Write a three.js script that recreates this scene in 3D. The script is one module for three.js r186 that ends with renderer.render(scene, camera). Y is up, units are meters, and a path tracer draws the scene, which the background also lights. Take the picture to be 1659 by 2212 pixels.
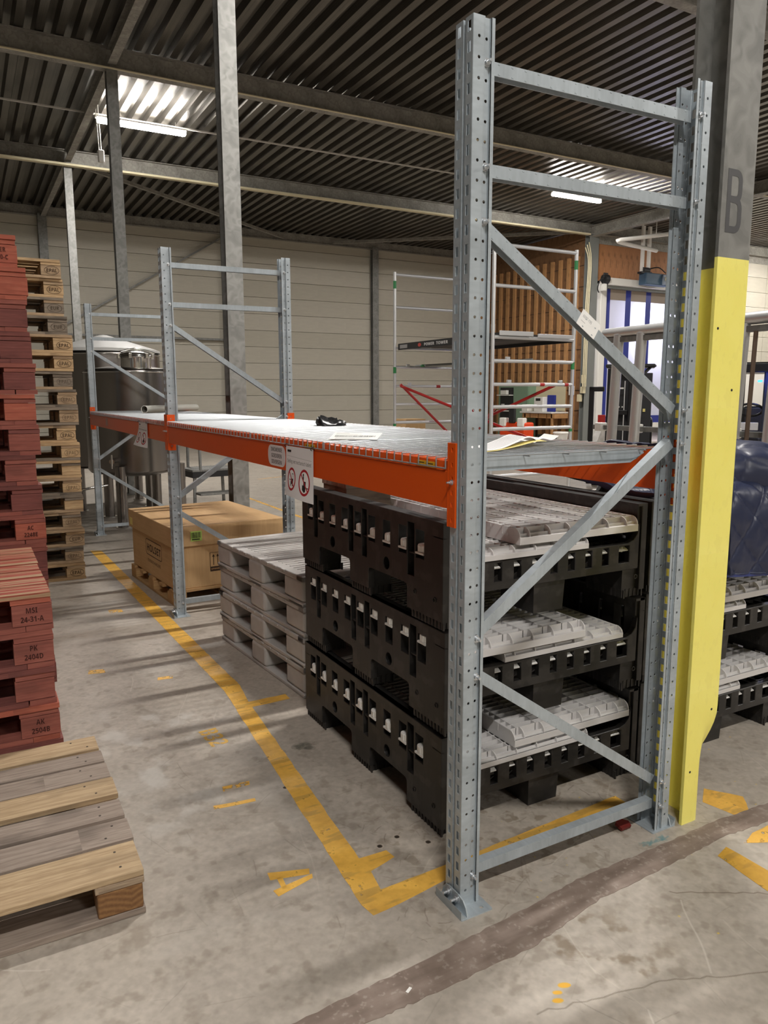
import * as THREE from 'three';
import { mergeGeometries } from 'three/addons/utils/BufferGeometryUtils.js';
import { RoundedBoxGeometry } from 'three/addons/geometries/RoundedBoxGeometry.js';
import { RectAreaLightUniformsLib } from 'three/addons/lights/RectAreaLightUniformsLib.js';

// ---------------------------------------------------------------- camera, exposure
const scene = new THREE.Scene();
scene.background = new THREE.Color(0x000000);
const camera = new THREE.PerspectiveCamera(2 * Math.atan(1106 / 1630.85) * 180 / Math.PI, 1659 / 2212, 0.05, 120);
camera.rotation.order = 'YXZ';
camera.position.set(-1.2082, 1.5498, 1.7151);
camera.rotation.set(-0.15538, -0.50422, -0.0015766);
const renderer = new THREE.WebGLRenderer({ antialias: true });
renderer.toneMapping = THREE.LinearToneMapping;
renderer.toneMappingExposure = 1.9;
renderer.shadowMap.enabled = true;
RectAreaLightUniformsLib.init();
const LAMP = 245;            // radiance of the ceiling light strips
const LAMP_COLOR = 0xfffaf4;

// ---------------------------------------------------------------- helpers
let seed = 20240611;
const rnd = () => { seed |= 0; seed = seed + 0x6D2B79F5 | 0; let t = Math.imul(seed ^ seed >>> 15, 1 | seed); t = t + Math.imul(t ^ t >>> 7, 61 | t) ^ t; return ((t ^ t >>> 14) >>> 0) / 4294967296; };
const rr = (a, b) => a + (b - a) * rnd();
const pick = a => a[Math.floor(rnd() * a.length)];
const V = (x, y, z) => new THREE.Vector3(x, y, z);
const names = {};
const numbered = n => { const k = names[n] = (names[n] || 0) + 1; return k === 1 ? n : n + '_' + String(k - 1).padStart(3, '0'); };
const ORD = ['first', 'second', 'third', 'fourth', 'fifth', 'sixth', 'seventh', 'eighth', 'ninth', 'tenth', 'eleventh', 'twelfth', 'thirteenth', 'fourteenth', 'fifteenth', 'sixteenth', 'seventeenth', 'eighteenth'];

function prep(g) {
  const o = g.index ? g.toNonIndexed() : g.clone();
  for (const k of Object.keys(o.attributes)) if (!['position', 'normal', 'uv'].includes(k)) o.deleteAttribute(k);
  if (!o.attributes.uv) o.setAttribute('uv', new THREE.BufferAttribute(new Float32Array(o.attributes.position.count * 2), 2));
  if (!o.attributes.normal) o.computeVertexNormals();
  return o;
}
// uv in metres on every face; u runs along the grain axis
function metreUV(g, grain = 0, ou = 0, ov = 0) {
  const p = g.attributes.position, uv = g.attributes.uv, a = V(), b = V(), c = V(), n = V();
  for (let i = 0; i < p.count; i += 3) {
    a.fromBufferAttribute(p, i); b.fromBufferAttribute(p, i + 1); c.fromBufferAttribute(p, i + 2);
    n.copy(b).sub(a).cross(c.clone().sub(a));
    const w = [Math.abs(n.x), Math.abs(n.y), Math.abs(n.z)];
    const ax = w[0] > w[1] && w[0] > w[2] ? 0 : (w[1] > w[2] ? 1 : 2);
    const rest = [0, 1, 2].filter(k => k !== ax);
    let U = rest[0], W = rest[1];
    if (rest.includes(grain)) { U = grain; W = rest.find(k => k !== grain); }
    [a, b, c].forEach((q, k) => uv.setXY(i + k, q.getComponent(U) + ou, q.getComponent(W) + ov));
  }
  return g;
}
const flat = a => a.flat(Infinity).filter(Boolean);
function merge(list, opt = {}) {
  const l = flat([list]).map(prep);
  const g = l.length > 1 ? mergeGeometries(l) : l[0];
  if (!opt.keepUV) metreUV(g, opt.grain ?? 0, opt.ou ?? 0, opt.ov ?? 0);
  return g;
}
function part(name, geoms, mat, parent = scene, opt = {}) {
  const g = (geoms.isBufferGeometry && opt.shared) ? geoms : merge(geoms, opt);
  const m = new THREE.Mesh(g, mat);
  m.name = parent === scene ? numbered(name) : name;
  m.castShadow = m.receiveShadow = true;
  parent.add(m);
  return m;
}
function thing(name, label, category, pos = [0, 0, 0], ry = 0, group) {
  const o = new THREE.Group(); o.name = numbered(name); o.position.set(...pos); o.rotation.y = ry;
  o.userData = { label, category }; if (group) o.userData.group = group;
  scene.add(o); return o;
}
function tag(m, label, category, group) { m.userData.label = label; m.userData.category = category; if (group) m.userData.group = group; return m; }
function struct(o, label, category) { o.userData.kind = 'structure'; if (label) o.userData.label = label; if (category) o.userData.category = category; return o; }
function sgroup(name, label, category) { const o = new THREE.Group(); o.name = numbered(name); scene.add(o); return struct(o, label, category); }
const xf = (g, x = 0, y = 0, z = 0, rx = 0, ry = 0, rz = 0) => { if (rz) g.rotateZ(rz); if (rx) g.rotateX(rx); if (ry) g.rotateY(ry); return g.translate(x, y, z); };
const bx = (w, h, d, x = 0, y = 0, z = 0, rx = 0, ry = 0, rz = 0) => xf(new THREE.BoxGeometry(w, h, d), x, y, z, rx, ry, rz);
const b2 = (x0, x1, y0, y1, z0, z1) => bx(Math.abs(x1 - x0), Math.abs(y1 - y0), Math.abs(z1 - z0), (x0 + x1) / 2, (y0 + y1) / 2, (z0 + z1) / 2);
const rb = (w, h, d, r, x = 0, y = 0, z = 0, rx = 0, ry = 0, rz = 0, s = 1) => xf(new RoundedBoxGeometry(w, h, d, s, r), x, y, z, rx, ry, rz);
const r2 = (x0, x1, y0, y1, z0, z1, r, s = 1) => rb(Math.abs(x1 - x0), Math.abs(y1 - y0), Math.abs(z1 - z0), r, (x0 + x1) / 2, (y0 + y1) / 2, (z0 + z1) / 2, 0, 0, 0, s);
function rod(p, q, r, n = 10, r1 = r) {
  const a = V(...p), b = V(...q), d = b.clone().sub(a), L = d.length();
  const g = new THREE.CylinderGeometry(r1, r, L, n, 1);
  g.applyQuaternion(new THREE.Quaternion().setFromUnitVectors(V(0, 1, 0), d.normalize()));
  return g.translate((a.x + b.x) / 2, (a.y + b.y) / 2, (a.z + b.z) / 2);
}
// a square bar between two points
function bar(p, q, w, h) {
  const a = V(...p), b = V(...q), d = b.clone().sub(a), L = d.length();
  const g = new THREE.BoxGeometry(w, h, L), m = new THREE.Matrix4().lookAt(b, a, Math.abs(d.y) > .95 * L ? V(1, 0, 0) : V(0, 1, 0));
  g.applyMatrix4(m); return g.translate((a.x + b.x) / 2, (a.y + b.y) / 2, (a.z + b.z) / 2);
}
const tube = (pts, r, n = 8, seg = 24) => new THREE.TubeGeometry(new THREE.CatmullRomCurve3(pts.map(p => V(...p))), seg, r, n);
const poly = pts => { const s = new THREE.Shape(); pts.forEach((p, i) => i ? s.lineTo(...p) : s.moveTo(...p)); s.closePath(); return s; };
const holeRect = (s, x0, x1, y0, y1) => { const h = new THREE.Path(); h.moveTo(x0, y0); h.lineTo(x0, y1); h.lineTo(x1, y1); h.lineTo(x1, y0); h.closePath(); s.holes.push(h); };
const holeCirc = (s, x, y, r) => { const h = new THREE.Path(); h.absarc(x, y, r, 0, Math.PI * 2, true); s.holes.push(h); };
const ext = (s, depth, bevel = 0, cs = 4) => new THREE.ExtrudeGeometry(s, { depth, bevelEnabled: bevel > 0, bevelSize: bevel, bevelThickness: bevel, bevelOffset: -bevel, bevelSegments: 1, curveSegments: cs });
const roundRect = (x0, x1, y0, y1, r) => { const s = new THREE.Shape(); s.moveTo(x0 + r, y0); s.lineTo(x1 - r, y0); s.quadraticCurveTo(x1, y0, x1, y0 + r); s.lineTo(x1, y1 - r); s.quadraticCurveTo(x1, y1, x1 - r, y1); s.lineTo(x0 + r, y1); s.quadraticCurveTo(x0, y1, x0, y1 - r); s.lineTo(x0, y0 + r); s.quadraticCurveTo(x0, y0, x0 + r, y0); return s; };
const lathe = (pts, n = 40) => new THREE.LatheGeometry(pts.map(p => new THREE.Vector2(...p)), n);

// ---------------------------------------------------------------- noise and textures
const P2 = new Uint32Array(4096); for (let i = 0; i < 4096; i++) P2[i] = Math.floor(rnd() * 4294967296);
function lat(x, y, per) { x = ((x % per) + per) % per; y = ((y % per) + per) % per; return P2[(x * 73 + y * 179 + ((x * y) & 63)) & 4095] / 4294967296; }
function vn(x, y, per = 4096) {
  const xi = Math.floor(x), yi = Math.floor(y); let fx = x - xi, fy = y - yi; fx = fx * fx * (3 - 2 * fx); fy = fy * fy * (3 - 2 * fy);
  const a = lat(xi, yi, per), b = lat(xi + 1, yi, per), c = lat(xi, yi + 1, per), d = lat(xi + 1, yi + 1, per);
  return a + (b - a) * fx + (c - a) * fy + (a - b - c + d) * fx * fy;
}
function fbm(x, y, oct, per) { let s = 0, a = .5, t = 0; for (let i = 0; i < oct; i++) { s += a * vn(x, y, per); t += a; a *= .5; x *= 2; y *= 2; per *= 2; } return s / t; }
const clamp = (x, a = 0, b = 1) => Math.min(b, Math.max(a, x));
const sm = (a, b, x) => { const t = clamp((x - a) / (b - a)); return t * t * (3 - 2 * t); };
const mix = (a, b, t) => a.map((v, i) => v + (b[i] - v) * t);
function dataTex(w, h, fn, srgb = true, rep = [1, 1]) {
  const d = new Uint8Array(w * h * 4);
  for (let y = 0; y < h; y++) for (let x = 0; x < w; x++) { const c = fn(x / w, y / h), i = (y * w + x) * 4; d[i] = clamp(c[0], 0, 255); d[i + 1] = clamp(c[1], 0, 255); d[i + 2] = clamp(c[2], 0, 255); d[i + 3] = c.length > 3 ? clamp(c[3], 0, 255) : 255; }
  const t = new THREE.DataTexture(d, w, h, THREE.RGBAFormat);
  t.wrapS = t.wrapT = THREE.RepeatWrapping; t.magFilter = THREE.LinearFilter; t.minFilter = THREE.LinearMipmapLinearFilter; t.generateMipmaps = true;
  if (srgb) t.colorSpace = THREE.SRGBColorSpace; t.repeat.set(...rep); t.needsUpdate = true; return t;
}
function canvasTex(w, h, draw) {
  const c = document.createElement('canvas'); c.width = w; c.height = h; const x = c.getContext('2d'); draw(x, w, h);
  const t = new THREE.CanvasTexture(c); t.colorSpace = THREE.SRGBColorSpace; t.anisotropy = 8; return t;
}
const std = (color, roughness = .6, metalness = 0, extra = {}) => new THREE.MeshStandardMaterial({ color, roughness, metalness, side: THREE.DoubleSide, ...extra });

// wood: grain along u, texture covers 1 m by 0.25 m
function woodTex(base, dark, light, k, dirt = .35) {
  return dataTex(512, 256, (u, v) => {
    const w = fbm(u * 4 + k, v * 8 + k, 3, 8), g = fbm(u * 6 + k * 3, v * 64, 3, 64), l = Math.sin((v * 9 + w * 2.2 + k) * 6.283) * .5 + .5;
    const stain = fbm(u * 6, v * 4 + k * 7, 4, 4), fine = fbm(u * 30, v * 128 + k, 2, 128);
    let c = mix(base, dark, clamp(l * .35 + (g - .5) * .8 + .1)); c = mix(c, light, clamp((fine - .5) * 1.1 + (w - .5) * .6));
    c = mix(c, dark.map(x => x * .62), dirt * sm(.52, .78, stain));
    return c;
  }, true, [1, 4]);
}
const WOODS = {
  epal: [woodTex([192, 162, 122], [150, 118, 82], [216, 188, 148], 1.3), woodTex([172, 146, 114], [130, 106, 82], [196, 170, 138], 4.1, .5), woodTex([136, 122, 106], [96, 86, 74], [160, 146, 128], 7.7, .5)],
  front: [woodTex([170, 150, 126], [124, 104, 86], [196, 176, 148], 2.2, .25), woodTex([154, 140, 128], [116, 102, 92], [178, 164, 150], 5.5, .35), woodTex([188, 164, 130], [144, 118, 88], [212, 190, 156], 9.1, .2)],
  red: [woodTex([150, 86, 74], [120, 66, 58], [168, 106, 92], 3.3, .3), woodTex([176, 96, 76], [142, 72, 58], [192, 128, 102], 6.4, .25), woodTex([128, 74, 67], [102, 56, 52], [144, 90, 82], 8.2, .3)],
  worn: [dataTex(512, 256, (u, v) => { const n = fbm(u * 3, v * 16, 4, 16), f = fbm(u * 20, v * 90, 2, 128); const t = sm(.44, .6, n); return mix(mix([166, 84, 66], [140, 66, 54], f), mix([178, 148, 116], [150, 120, 92], f), t); }, true, [1, 4])],
  batten: [woodTex([196, 148, 98], [160, 114, 70], [214, 172, 122], 2.9, .2)],
  box: [woodTex([190, 154, 106], [160, 122, 80], [208, 176, 130], 5.2, .1)],
};
const woodMats = k => WOODS[k].map(t => std(0xffffff, .82, 0, { map: t }));
const WM = { epal: woodMats('epal'), front: woodMats('front'), red: woodMats('red'), worn: woodMats('worn'), batten: woodMats('batten'), box: woodMats('box') };
const endGrain = std(0xffffff, .9, 0, { map: dataTex(256, 256, (u, v) => { const d = Math.hypot(u - .5, v + .3) * 60 + fbm(u * 8, v * 8, 2, 8) * 2; return mix([150, 112, 72], [112, 78, 48], (Math.sin(d) * .5 + .5) * .6 + fbm(u * 30, v * 30, 2, 32) * .4); }, true, [6, 6]) });

const zincTex = dataTex(256, 512, (u, v) => { const n = fbm(u * 8, v * 4, 4, 8), f = fbm(u * 64, v * 12, 2, 64), k = 214 + (n - .5) * 34 + (f - .5) * 16; return [k, k, k]; }, true, [2, 2]);
const spangle = dataTex(512, 512, (u, v) => { const q = vn(u * 24 + 3 * vn(u * 16, v * 16, 16), v * 24 + 3 * vn(u * 16 + 9, v * 16, 16), 24), n = fbm(u * 4, v * 4, 4, 4); const k = 190 + (Math.floor(q * 6) / 6 - .5) * 34 + (n - .5) * 44; return [k, k, k * .99]; }, true, [1.2, 1.2]);
const M = {
  zinc: std(0xcdd8df, .4, .25, { map: zincTex }),
  bolt: std(0xd6dade, .3, .75),
  galv: std(0xb2b2af, .55, .2, { map: spangle }),
  beam: std(0xcac6be, .65, .1, { map: spangle }),
  orange: std(0xe2560a, .38),
  wire: std(0xa8acaf, .36, .5),
  black: std(0xffffff, .44, 0, { map: dataTex(512, 512, (u, v) => { const n = fbm(u * 5, v * 5, 5, 5), s = fbm(u * 3, v * 60, 2, 64), d = sm(.56, .72, fbm(u * 12 + 7, v * 12, 3, 12)); const k = 35 + (n - .5) * 18 + (s - .5) * 10 + d * 16; return [k, k * .955, k * .915]; }, true, [2, 2]) }),
  plate: std(0xd2d0cf, .5), clip: std(0xe9e8e4, .45),
  greyPl: std(0xffffff, .55, 0, { map: dataTex(256, 256, (u, v) => { const n = fbm(u * 4, v * 4, 5, 4), k = 186 + (n - .5) * 46; return [k, k * .985, k * .965]; }, true, [2, 2]) }),
  yellow: std(0xffffff, .42, 0, { map: dataTex(512, 1024, (u, v) => { const n = fbm(u * 4, v * 8, 4, 8), sc = sm(.66, .7, fbm(u * 20 + 4, v * 60, 3, 64)); const c = [253 + (n - .5) * 6, 243 + (n - .5) * 8, 128 + (n - .5) * 18]; return mix(c, [222, 208, 110], sc * .1); }, true, [2, 1]) }),
  card: std(0xffffff, .85, 0, { map: dataTex(256, 256, (u, v) => { const n = fbm(u * 4, v * 4, 4, 4), f = fbm(u * 128, v * 8, 2, 128); const k = (n - .5) * 22 + (f - .5) * 12; return [200 + k, 164 + k, 118 + k]; }) }),
  steel: std(0x8d8884, .27, 1),
  steelBright: std(0xd2d0cc, .14, .95),
  alu: std(0xd5d6d6, .36, .6), red: std(0xa8201c, .4), green: std(0x2d8048, .5),
  dark: std(0x1d1d1f, .5), rubber: std(0x141414, .8), blackGloss: std(0x101113, .3),
  white: std(0xe8e6e0, .55), cream: std(0xd9cfae, .6), paper: std(0xf3f2ee, .8), yellowPaper: std(0xe5d583, .8),
  blue: std(0x27348f, .5), navy: std(0x222944, .42, 0, { }), greyPaint: std(0x7d807d, .55), greenPaint: std(0x7e9a82, .6),
  panelWall: std(0xffffff, .62, 0, {}), lampBody: std(0xdad7cf, .5),
};

// ---------------------------------------------------------------- ceiling lights
const CEIL = 6.48, BAY = 5.25;
const diffuserMat = new THREE.MeshStandardMaterial({ color: 0xffffff, emissive: LAMP_COLOR, emissiveIntensity: 75, roughness: .4 });
function ceilingLight(x, z, label) {
  const t = thing('ceiling_light', label, 'ceiling light', [x, 6.31, z], 0, 'ceiling lights');
  part('housing', [r2(-.8, .8, .02, .06, -.025, .025, .01)], M.lampBody, t);
  part('diffuser', [r2(-.78, .78, -.045, .02, -.05, .05, .02, 2)], diffuserMat, t);
  part('hanger', [rod([-.6, .07, 0], [-.6, .17, 0], .004, 6), rod([.6, .07, 0], [.6, .17, 0], .004, 6)], M.lampBody, t);
  const l = new THREE.RectAreaLight(LAMP_COLOR, LAMP, 1.56, .11); l.position.set(0, -.052, 0); l.rotation.x = -Math.PI / 2; l.castShadow = true; t.add(l);
}
ceilingLight(2.0, -13.1, 'lit fluorescent ceiling light beside the bare galvanised columns');
ceilingLight(12.4, -13.1, 'lit fluorescent ceiling light above the roller door corner');
for (const [x, z] of [[2.6, -2.6], [12.8, -2.6], [-1.7, 3.9], [8.7, 3.9], [2.4, 9.5], [22.8, -2.6], [22.8, -13.1]])
  ceilingLight(x, z, 'lit fluorescent ceiling light in the rows over the warehouse aisles');

// ---------------------------------------------------------------- floor
function concrete(wx, wy, o = 0) {           // colour of bare concrete at a point in metres
  const n = fbm(wx * .9 + 31 + o, wy * .9 + 17, 4, 512), m = fbm(wx * 5 + 11, wy * 5 + 3 + o, 4, 2048), f = fbm(wx * 60, wy * 60 + o, 3, 4096);
  const k = (n - .5) * 18 + (m - .5) * 17 + (f - .5) * 27;
  let c = [174 + k, 165 + k * .98, 153 + k * .95];
  const grime = sm(.58, .8, fbm(wx * 22 + 50, wy * 22 + o, 4, 4096));
  c = mix(c, [122, 110, 96], grime * .34);
  const chalk = sm(.63, .74, fbm(wx * 4 + 90, wy * 4 + 40 + o, 5, 1024));
  c = mix(c, [190, 185, 176], chalk * .26);
  const spot = (x, y, r) => Math.exp(-((wx - x) ** 2 + (wy - y) ** 2) / (r * r));
  const s1 = spot(-.62, -1.15, .36) + spot(-.55, -1.75, .3), chalk2 = s1 < .03 ? 0 : sm(.57, .78, fbm(wx * 11 + 20, wy * 8 + 5, 5, 4096) + s1 * .13 - .06) * Math.min(1, s1 * 1.3);
  c = mix(c, [206, 203, 196], chalk2 * .6);
  const s2 = spot(.26, .36, .14) + spot(.2, .25, .1), brown = s2 < .03 ? 0 : sm(.54, .68, fbm(wx * 14 + 3, wy * 14 + 9, 5, 4096) + s2 * .12 - .06) * Math.min(1, s2 * 1.4);
  c = mix(c, [126, 111, 92], brown * .75);
  const s3 = Math.exp(-(((wx - .45) / .7) ** 2 + ((wy + .25) / .4) ** 2)), scuff = s3 < .05 ? 0 : sm(.6, .7, fbm(wx * 26 + 13, wy * 26 + 2, 4, 4096));
  c = mix(c, [112, 98, 80], scuff * s3 * .45);
  return c;
}
const NF = { x0: -2.6, x1: 2.6, z0: -3.0, z1: 2.2 };
const nearFloorTex = canvasTex(2048, 2048, (c, w, h) => {
  const img = c.createImageData(w, h), d = img.data;
  for (let y = 0; y < h; y++) for (let x = 0; x < w; x++) { const q = concrete(NF.x0 + (NF.x1 - NF.x0) * x / w, NF.z0 + (NF.z1 - NF.z0) * y / h), i = (y * w + x) * 4; d[i] = clamp(q[0], 0, 255); d[i + 1] = clamp(q[1], 0, 255); d[i + 2] = clamp(q[2], 0, 255); d[i + 3] = 255; }
  c.putImageData(img, 0, 0);
  const X = x => (x - NF.x0) / (NF.x1 - NF.x0) * w, Y = z => (z - NF.z0) / (NF.z1 - NF.z0) * h;
  const stroke = (pts, col, lw) => { c.strokeStyle = col; c.lineWidth = lw; c.lineCap = 'round'; c.beginPath(); pts.forEach((p, i) => i ? c.lineTo(X(p[0]), Y(p[1])) : c.moveTo(X(p[0]), Y(p[1]))); c.stroke(); };
  const wander = (x, z, a, len, n, jit) => { const r = [[x, z]]; for (let i = 0; i < n; i++) { a += rr(-jit, jit); x += Math.cos(a) * len / n; z += Math.sin(a) * len / n; r.push([x, z]); } return r; };
  // scratches and hairline cracks
  for (let i = 0; i < 520; i++) stroke(wander(rr(-2, 2.2), rr(-2.6, 1.2), rr(0, 6.28), rr(.02, .16), 5, .12), `rgba(88,78,66,${rr(.08, .36)})`, rr(.4, 1.1));
  for (let i = 0; i < 110; i++) stroke(wander(rr(-2, 2.2), rr(-2.6, 1.2), rr(0, 6.28), rr(.05, .4), 6, .15), `rgba(212,206,194,${rr(.1, .45)})`, rr(.6, 2));
  // dark scuffing under and before the rack
  for (let i = 0; i < 420; i++) stroke(wander(rr(-.2, 1.2), rr(-.9, .1), rr(0, 6.28), rr(.01, .06), 4, .3), `rgba(80,66,52,${rr(.1, .4)})`, rr(.4, 1.3));
  // long cracks in the slab in front
  const crack = pts => { const q = []; for (let i = 0; i < pts.length - 1; i++) for (let k = 0; k < 14; k++) { const t = k / 14; q.push([pts[i][0] + (pts[i + 1][0] - pts[i][0]) * t + rr(-.006, .006), pts[i][1] + (pts[i + 1][1] - pts[i][1]) * t + rr(-.006, .006)]); } return q; };
  stroke(crack([[.62, .26], [.9, .42], [1.1, .62], [1.5, .8]]), 'rgba(86,74,60,.55)', 1.6);
  stroke(crack([[-.05, .42], [.3, .5], [.6, .62], [1.0, .8]]), 'rgba(96,86,72,.5)', 1.4);
  stroke(wander(.62, .3, 2.3, .3, 8, .12), 'rgba(222,218,208,.4)', 2);
  stroke(wander(.2, .55, 2.0, .18, 8, .12), 'rgba(226,222,212,.45)', 2);
  // flecks of yellow paint and small drilled holes with a pale rim
  for (const [x, z, r] of [[.07, .384, 7], [.037, .394, 5], [.02, .415, 6]]) { c.fillStyle = '#e2aa24'; c.beginPath(); c.ellipse(X(x), Y(z), r, r * .5, .4, 0, 7); c.fill(); }
  for (let i = 0; i < 40; i++) { c.fillStyle = `rgba(226,190,70,${rr(.4, .9)})`; c.fillRect(X(rr(.1, 1.9)), Y(rr(-.4, .5)), rr(1, 3), rr(1, 3)); }
  for (const [x, z] of [[.02, -.42], [-.06, -.4], [.1, -.34], [.17, -.36], [-.15, -.33], [-.2, -.93]]) { c.fillStyle = '#b8ada0'; c.beginPath(); c.arc(X(x), Y(z), 6, 0, 7); c.fill(); c.fillStyle = '#3a332c'; c.beginPath(); c.arc(X(x), Y(z), 3.4, 0, 7); c.fill(); }
  // grey-blue paint smudge by the column, dark stain by the line
  for (let i = 0; i < 30; i++) stroke(wander(.78 + rr(-.05, .05), .04 + rr(-.012, .012), rr(-.5, .2), rr(.01, .04), 3, .4), `rgba(96,140,146,${rr(.2, .5)})`, rr(1, 4));
  for (let i = 0; i < 24; i++) { c.fillStyle = `rgba(74,74,66,${rr(.1, .3)})`; c.beginPath(); c.arc(X(.0 + rr(-.03, .03)), Y(-1.22 + rr(-.03, .03)), rr(2, 9), 0, 7); c.fill(); }
});
nearFloorTex.flipY = false;
const farFloorTex = dataTex(1024, 1024, (u, v) => concrete(u * 16, v * 16, 0));
const floorMat = std(0xffffff, .55, 0, { map: nearFloorTex }), farFloorMat = std(0xffffff, .5, 0, { map: farFloorTex });
{
  const fl = sgroup('floor', 'worn grey concrete floor slab', 'floor');
  const g = b2(NF.x0, NF.x1, -.2, 0, NF.z0, NF.z1); const p = prep(g);
  for (let i = 0; i < p.attributes.position.count; i++) p.attributes.uv.setXY(i, (p.attributes.position.getX(i) - NF.x0) / (NF.x1 - NF.x0), (p.attributes.position.getZ(i) - NF.z0) / (NF.z1 - NF.z0));
  part('slab', p, floorMat, fl, { keepUV: true });
  const far = merge([b2(-14, NF.x0, -.2, 0, -21.6, 14), b2(NF.x1, 28, -.2, 0, -21.6, 14), b2(NF.x0, NF.x1, -.2, 0, -21.6, NF.z0), b2(NF.x0, NF.x1, -.2, 0, NF.z1, 14)]);
  const uv = far.attributes.uv, ps = far.attributes.position; for (let i = 0; i < uv.count; i++) uv.setXY(i, ps.getX(i) / 16, ps.getZ(i) / 16);
  part('slab', far, farFloorMat, fl, { keepUV: true });
}
// brown filled slab joint
{
  const up = [[-1.6, .17], [-.9, .16], [-.6, .15], [-.23, .13], [.1, .105], [.41, .07], [.73, .068], [1.11, .06], [1.37, .075], [2.4, .06]], lo = [[2.4, .16], [1.25, .158], [1.03, .14], [.76, .16], [.41, .175], [.08, .235], [-.3, .24], [-.45, .24], [-1.0, .25], [-1.6, .26]];
  const dense = a => { const q = []; for (let i = 0; i < a.length - 1; i++) for (let k = 0; k < 12; k++) { const t = k / 12; q.push([a[i][0] + (a[i + 1][0] - a[i][0]) * t, -(a[i][1] + (a[i + 1][1] - a[i][1]) * t + rr(-.004, .004))]); } return q; };
  const g = xf(ext(poly([...dense(up), ...dense(lo)].reverse()), .0012), 0, .0001, 0, -Math.PI / 2);
  const t = dataTex(1024, 512, (u, v) => { const n = fbm(u * 40, v * 20, 5, 40), s = fbm(u * 12, v * 64, 4, 64), p = sm(.66, .76, fbm(u * 160, v * 80, 3, 160)); const k = (n - .5) * 40 + (s - .5) * 26; return mix([136 + k, 120 + k, 109 + k], [178, 168, 156], p * .45); }, true, [.5, 1]);
  struct(part('trim_1', g, std(0xffffff, .6, 0, { map: t })), 'brown filled joint strip across the floor', 'floor joint');
}
// yellow floor paint
const paintWear = (k, strength) => canvasTex(512, 512, (c, w, h) => {
  const im = c.createImageData(w, h), d = im.data;
  for (let y = 0; y < h; y++) for (let x = 0; x < w; x++) {
    const u = x / w, v = y / h, n = fbm(u * 8 + k, v * 8, 5, 512), f = fbm(u * 40, v * 40 + k, 3, 512), i = (y * w + x) * 4, q = (n - .5) * 30 + (f - .5) * 20;
    const tyre = sm(.58, .7, fbm(u * 5 + k * 3, v * 22, 3, 512)) * .35;
    const col = mix([236 + q, 184 + q, 82 + q * .6], [160, 130, 78], tyre); d[i] = clamp(col[0], 0, 255); d[i + 1] = clamp(col[1], 0, 255); d[i + 2] = clamp(col[2], 0, 255);
    d[i + 3] = 255 * (1 - sm(.67 - strength, .8 - strength, n * .5 + f * .5));
  }
  c.putImageData(im, 0, 0);
});
const paintMats = [0, .07, .14].map((s, i) => { const t = paintWear(3.3 * i + 1, s); t.wrapS = t.wrapT = THREE.RepeatWrapping; t.repeat.set(1.6, 1.6); return std(0xffffff, .5, 0, { map: t, transparent: true }); });
const olivePaint = paintMats[1].clone(); olivePaint.color.set(0xd9d6a8);
function paint(pts, label, wear = 0, group) {
  const q = []; pts.forEach((p, i) => { const n = pts[(i + 1) % pts.length], L = Math.hypot(n[0] - p[0], n[1] - p[1]), k = Math.max(1, Math.round(L / .05)); for (let j = 0; j < k; j++) q.push([p[0] + (n[0] - p[0]) * j / k + (j ? rr(-.002, .002) : 0), -(p[1] + (n[1] - p[1]) * j / k + (j ? rr(-.002, .002) : 0))]); });
  let a = 0; q.forEach((p, i) => { const n = q[(i + 1) % q.length]; a += p[0] * n[1] - n[0] * p[1]; }); if (a < 0) q.reverse();
  return tag(part('floor_line', xf(ext(poly(q), .0006), 0, .0002, 0, -Math.PI / 2), paintMats[wear]), label, 'floor marking', group);
}
paint([[-.245, -.10], [-.255, -.16], [-.115, -2.02], [-.16, -4], [-.205, -6.2], [-.105, -6.15], [-.06, -4], [-.018, -2.05], [-.05, -1.815], [.15, -1.818], [.15, -1.75], [-.055, -1.745], [-.155, -.372], [-.052, -.368], [-.046, -.322], [-.152, -.292], [-.168, -.195], [.035, -.20], [.9, -.245], [.9, -.19], [.035, -.135], [-.1, -.115]], 'long yellow painted line bordering the rack bay with its corner', 0);
{
  const bars = [[[-.453, -.448], [-.458, -.408], [-.334, -.376], [-.324, -.403]], [[-.468, -.354], [-.463, -.32], [-.333, -.353], [-.326, -.374]], [[-.436, -.41], [-.418, -.405], [-.424, -.345], [-.44, -.345]]];
  const g = bars.map(p => xf(ext(poly(p.map(q => [q[0], -q[1]]).reverse()), .0006), 0, .0002, 0, -Math.PI / 2));
  tag(part('floor_stencil', g, paintMats[0]), 'yellow stencilled letter A on the concrete', 'floor marking');
}
paint([[-.419, -1.056], [-.309, -1.049], [-.317, -1.02], [-.426, -1.019]], 'faded upper bar of a worn yellow stencil', 2, 'worn stencil bars');
paint([[-.49, -.935], [-.333, -.912], [-.337, -.89], [-.495, -.909]], 'faded lower bar of a worn yellow stencil', 1, 'worn stencil bars');
paint([[-.7, -2.68], [-.62, -2.66], [-.62, -2.6], [-.71, -2.62]], 'worn yellow paint patch beside the pallet stacks', 2, 'worn paint patches');
paint([[-.38, -2.38], [-.3, -2.37], [-.31, -2.33], [-.39, -2.34]], 'worn yellow paint patch in the aisle', 2, 'worn paint patches');
paint([[-.4, -3.9], [-.31, -3.88], [-.31, -3.8], [-.4, -3.82]], 'worn yellow paint patch near the bare pallets', 2, 'worn paint patches');
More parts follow.
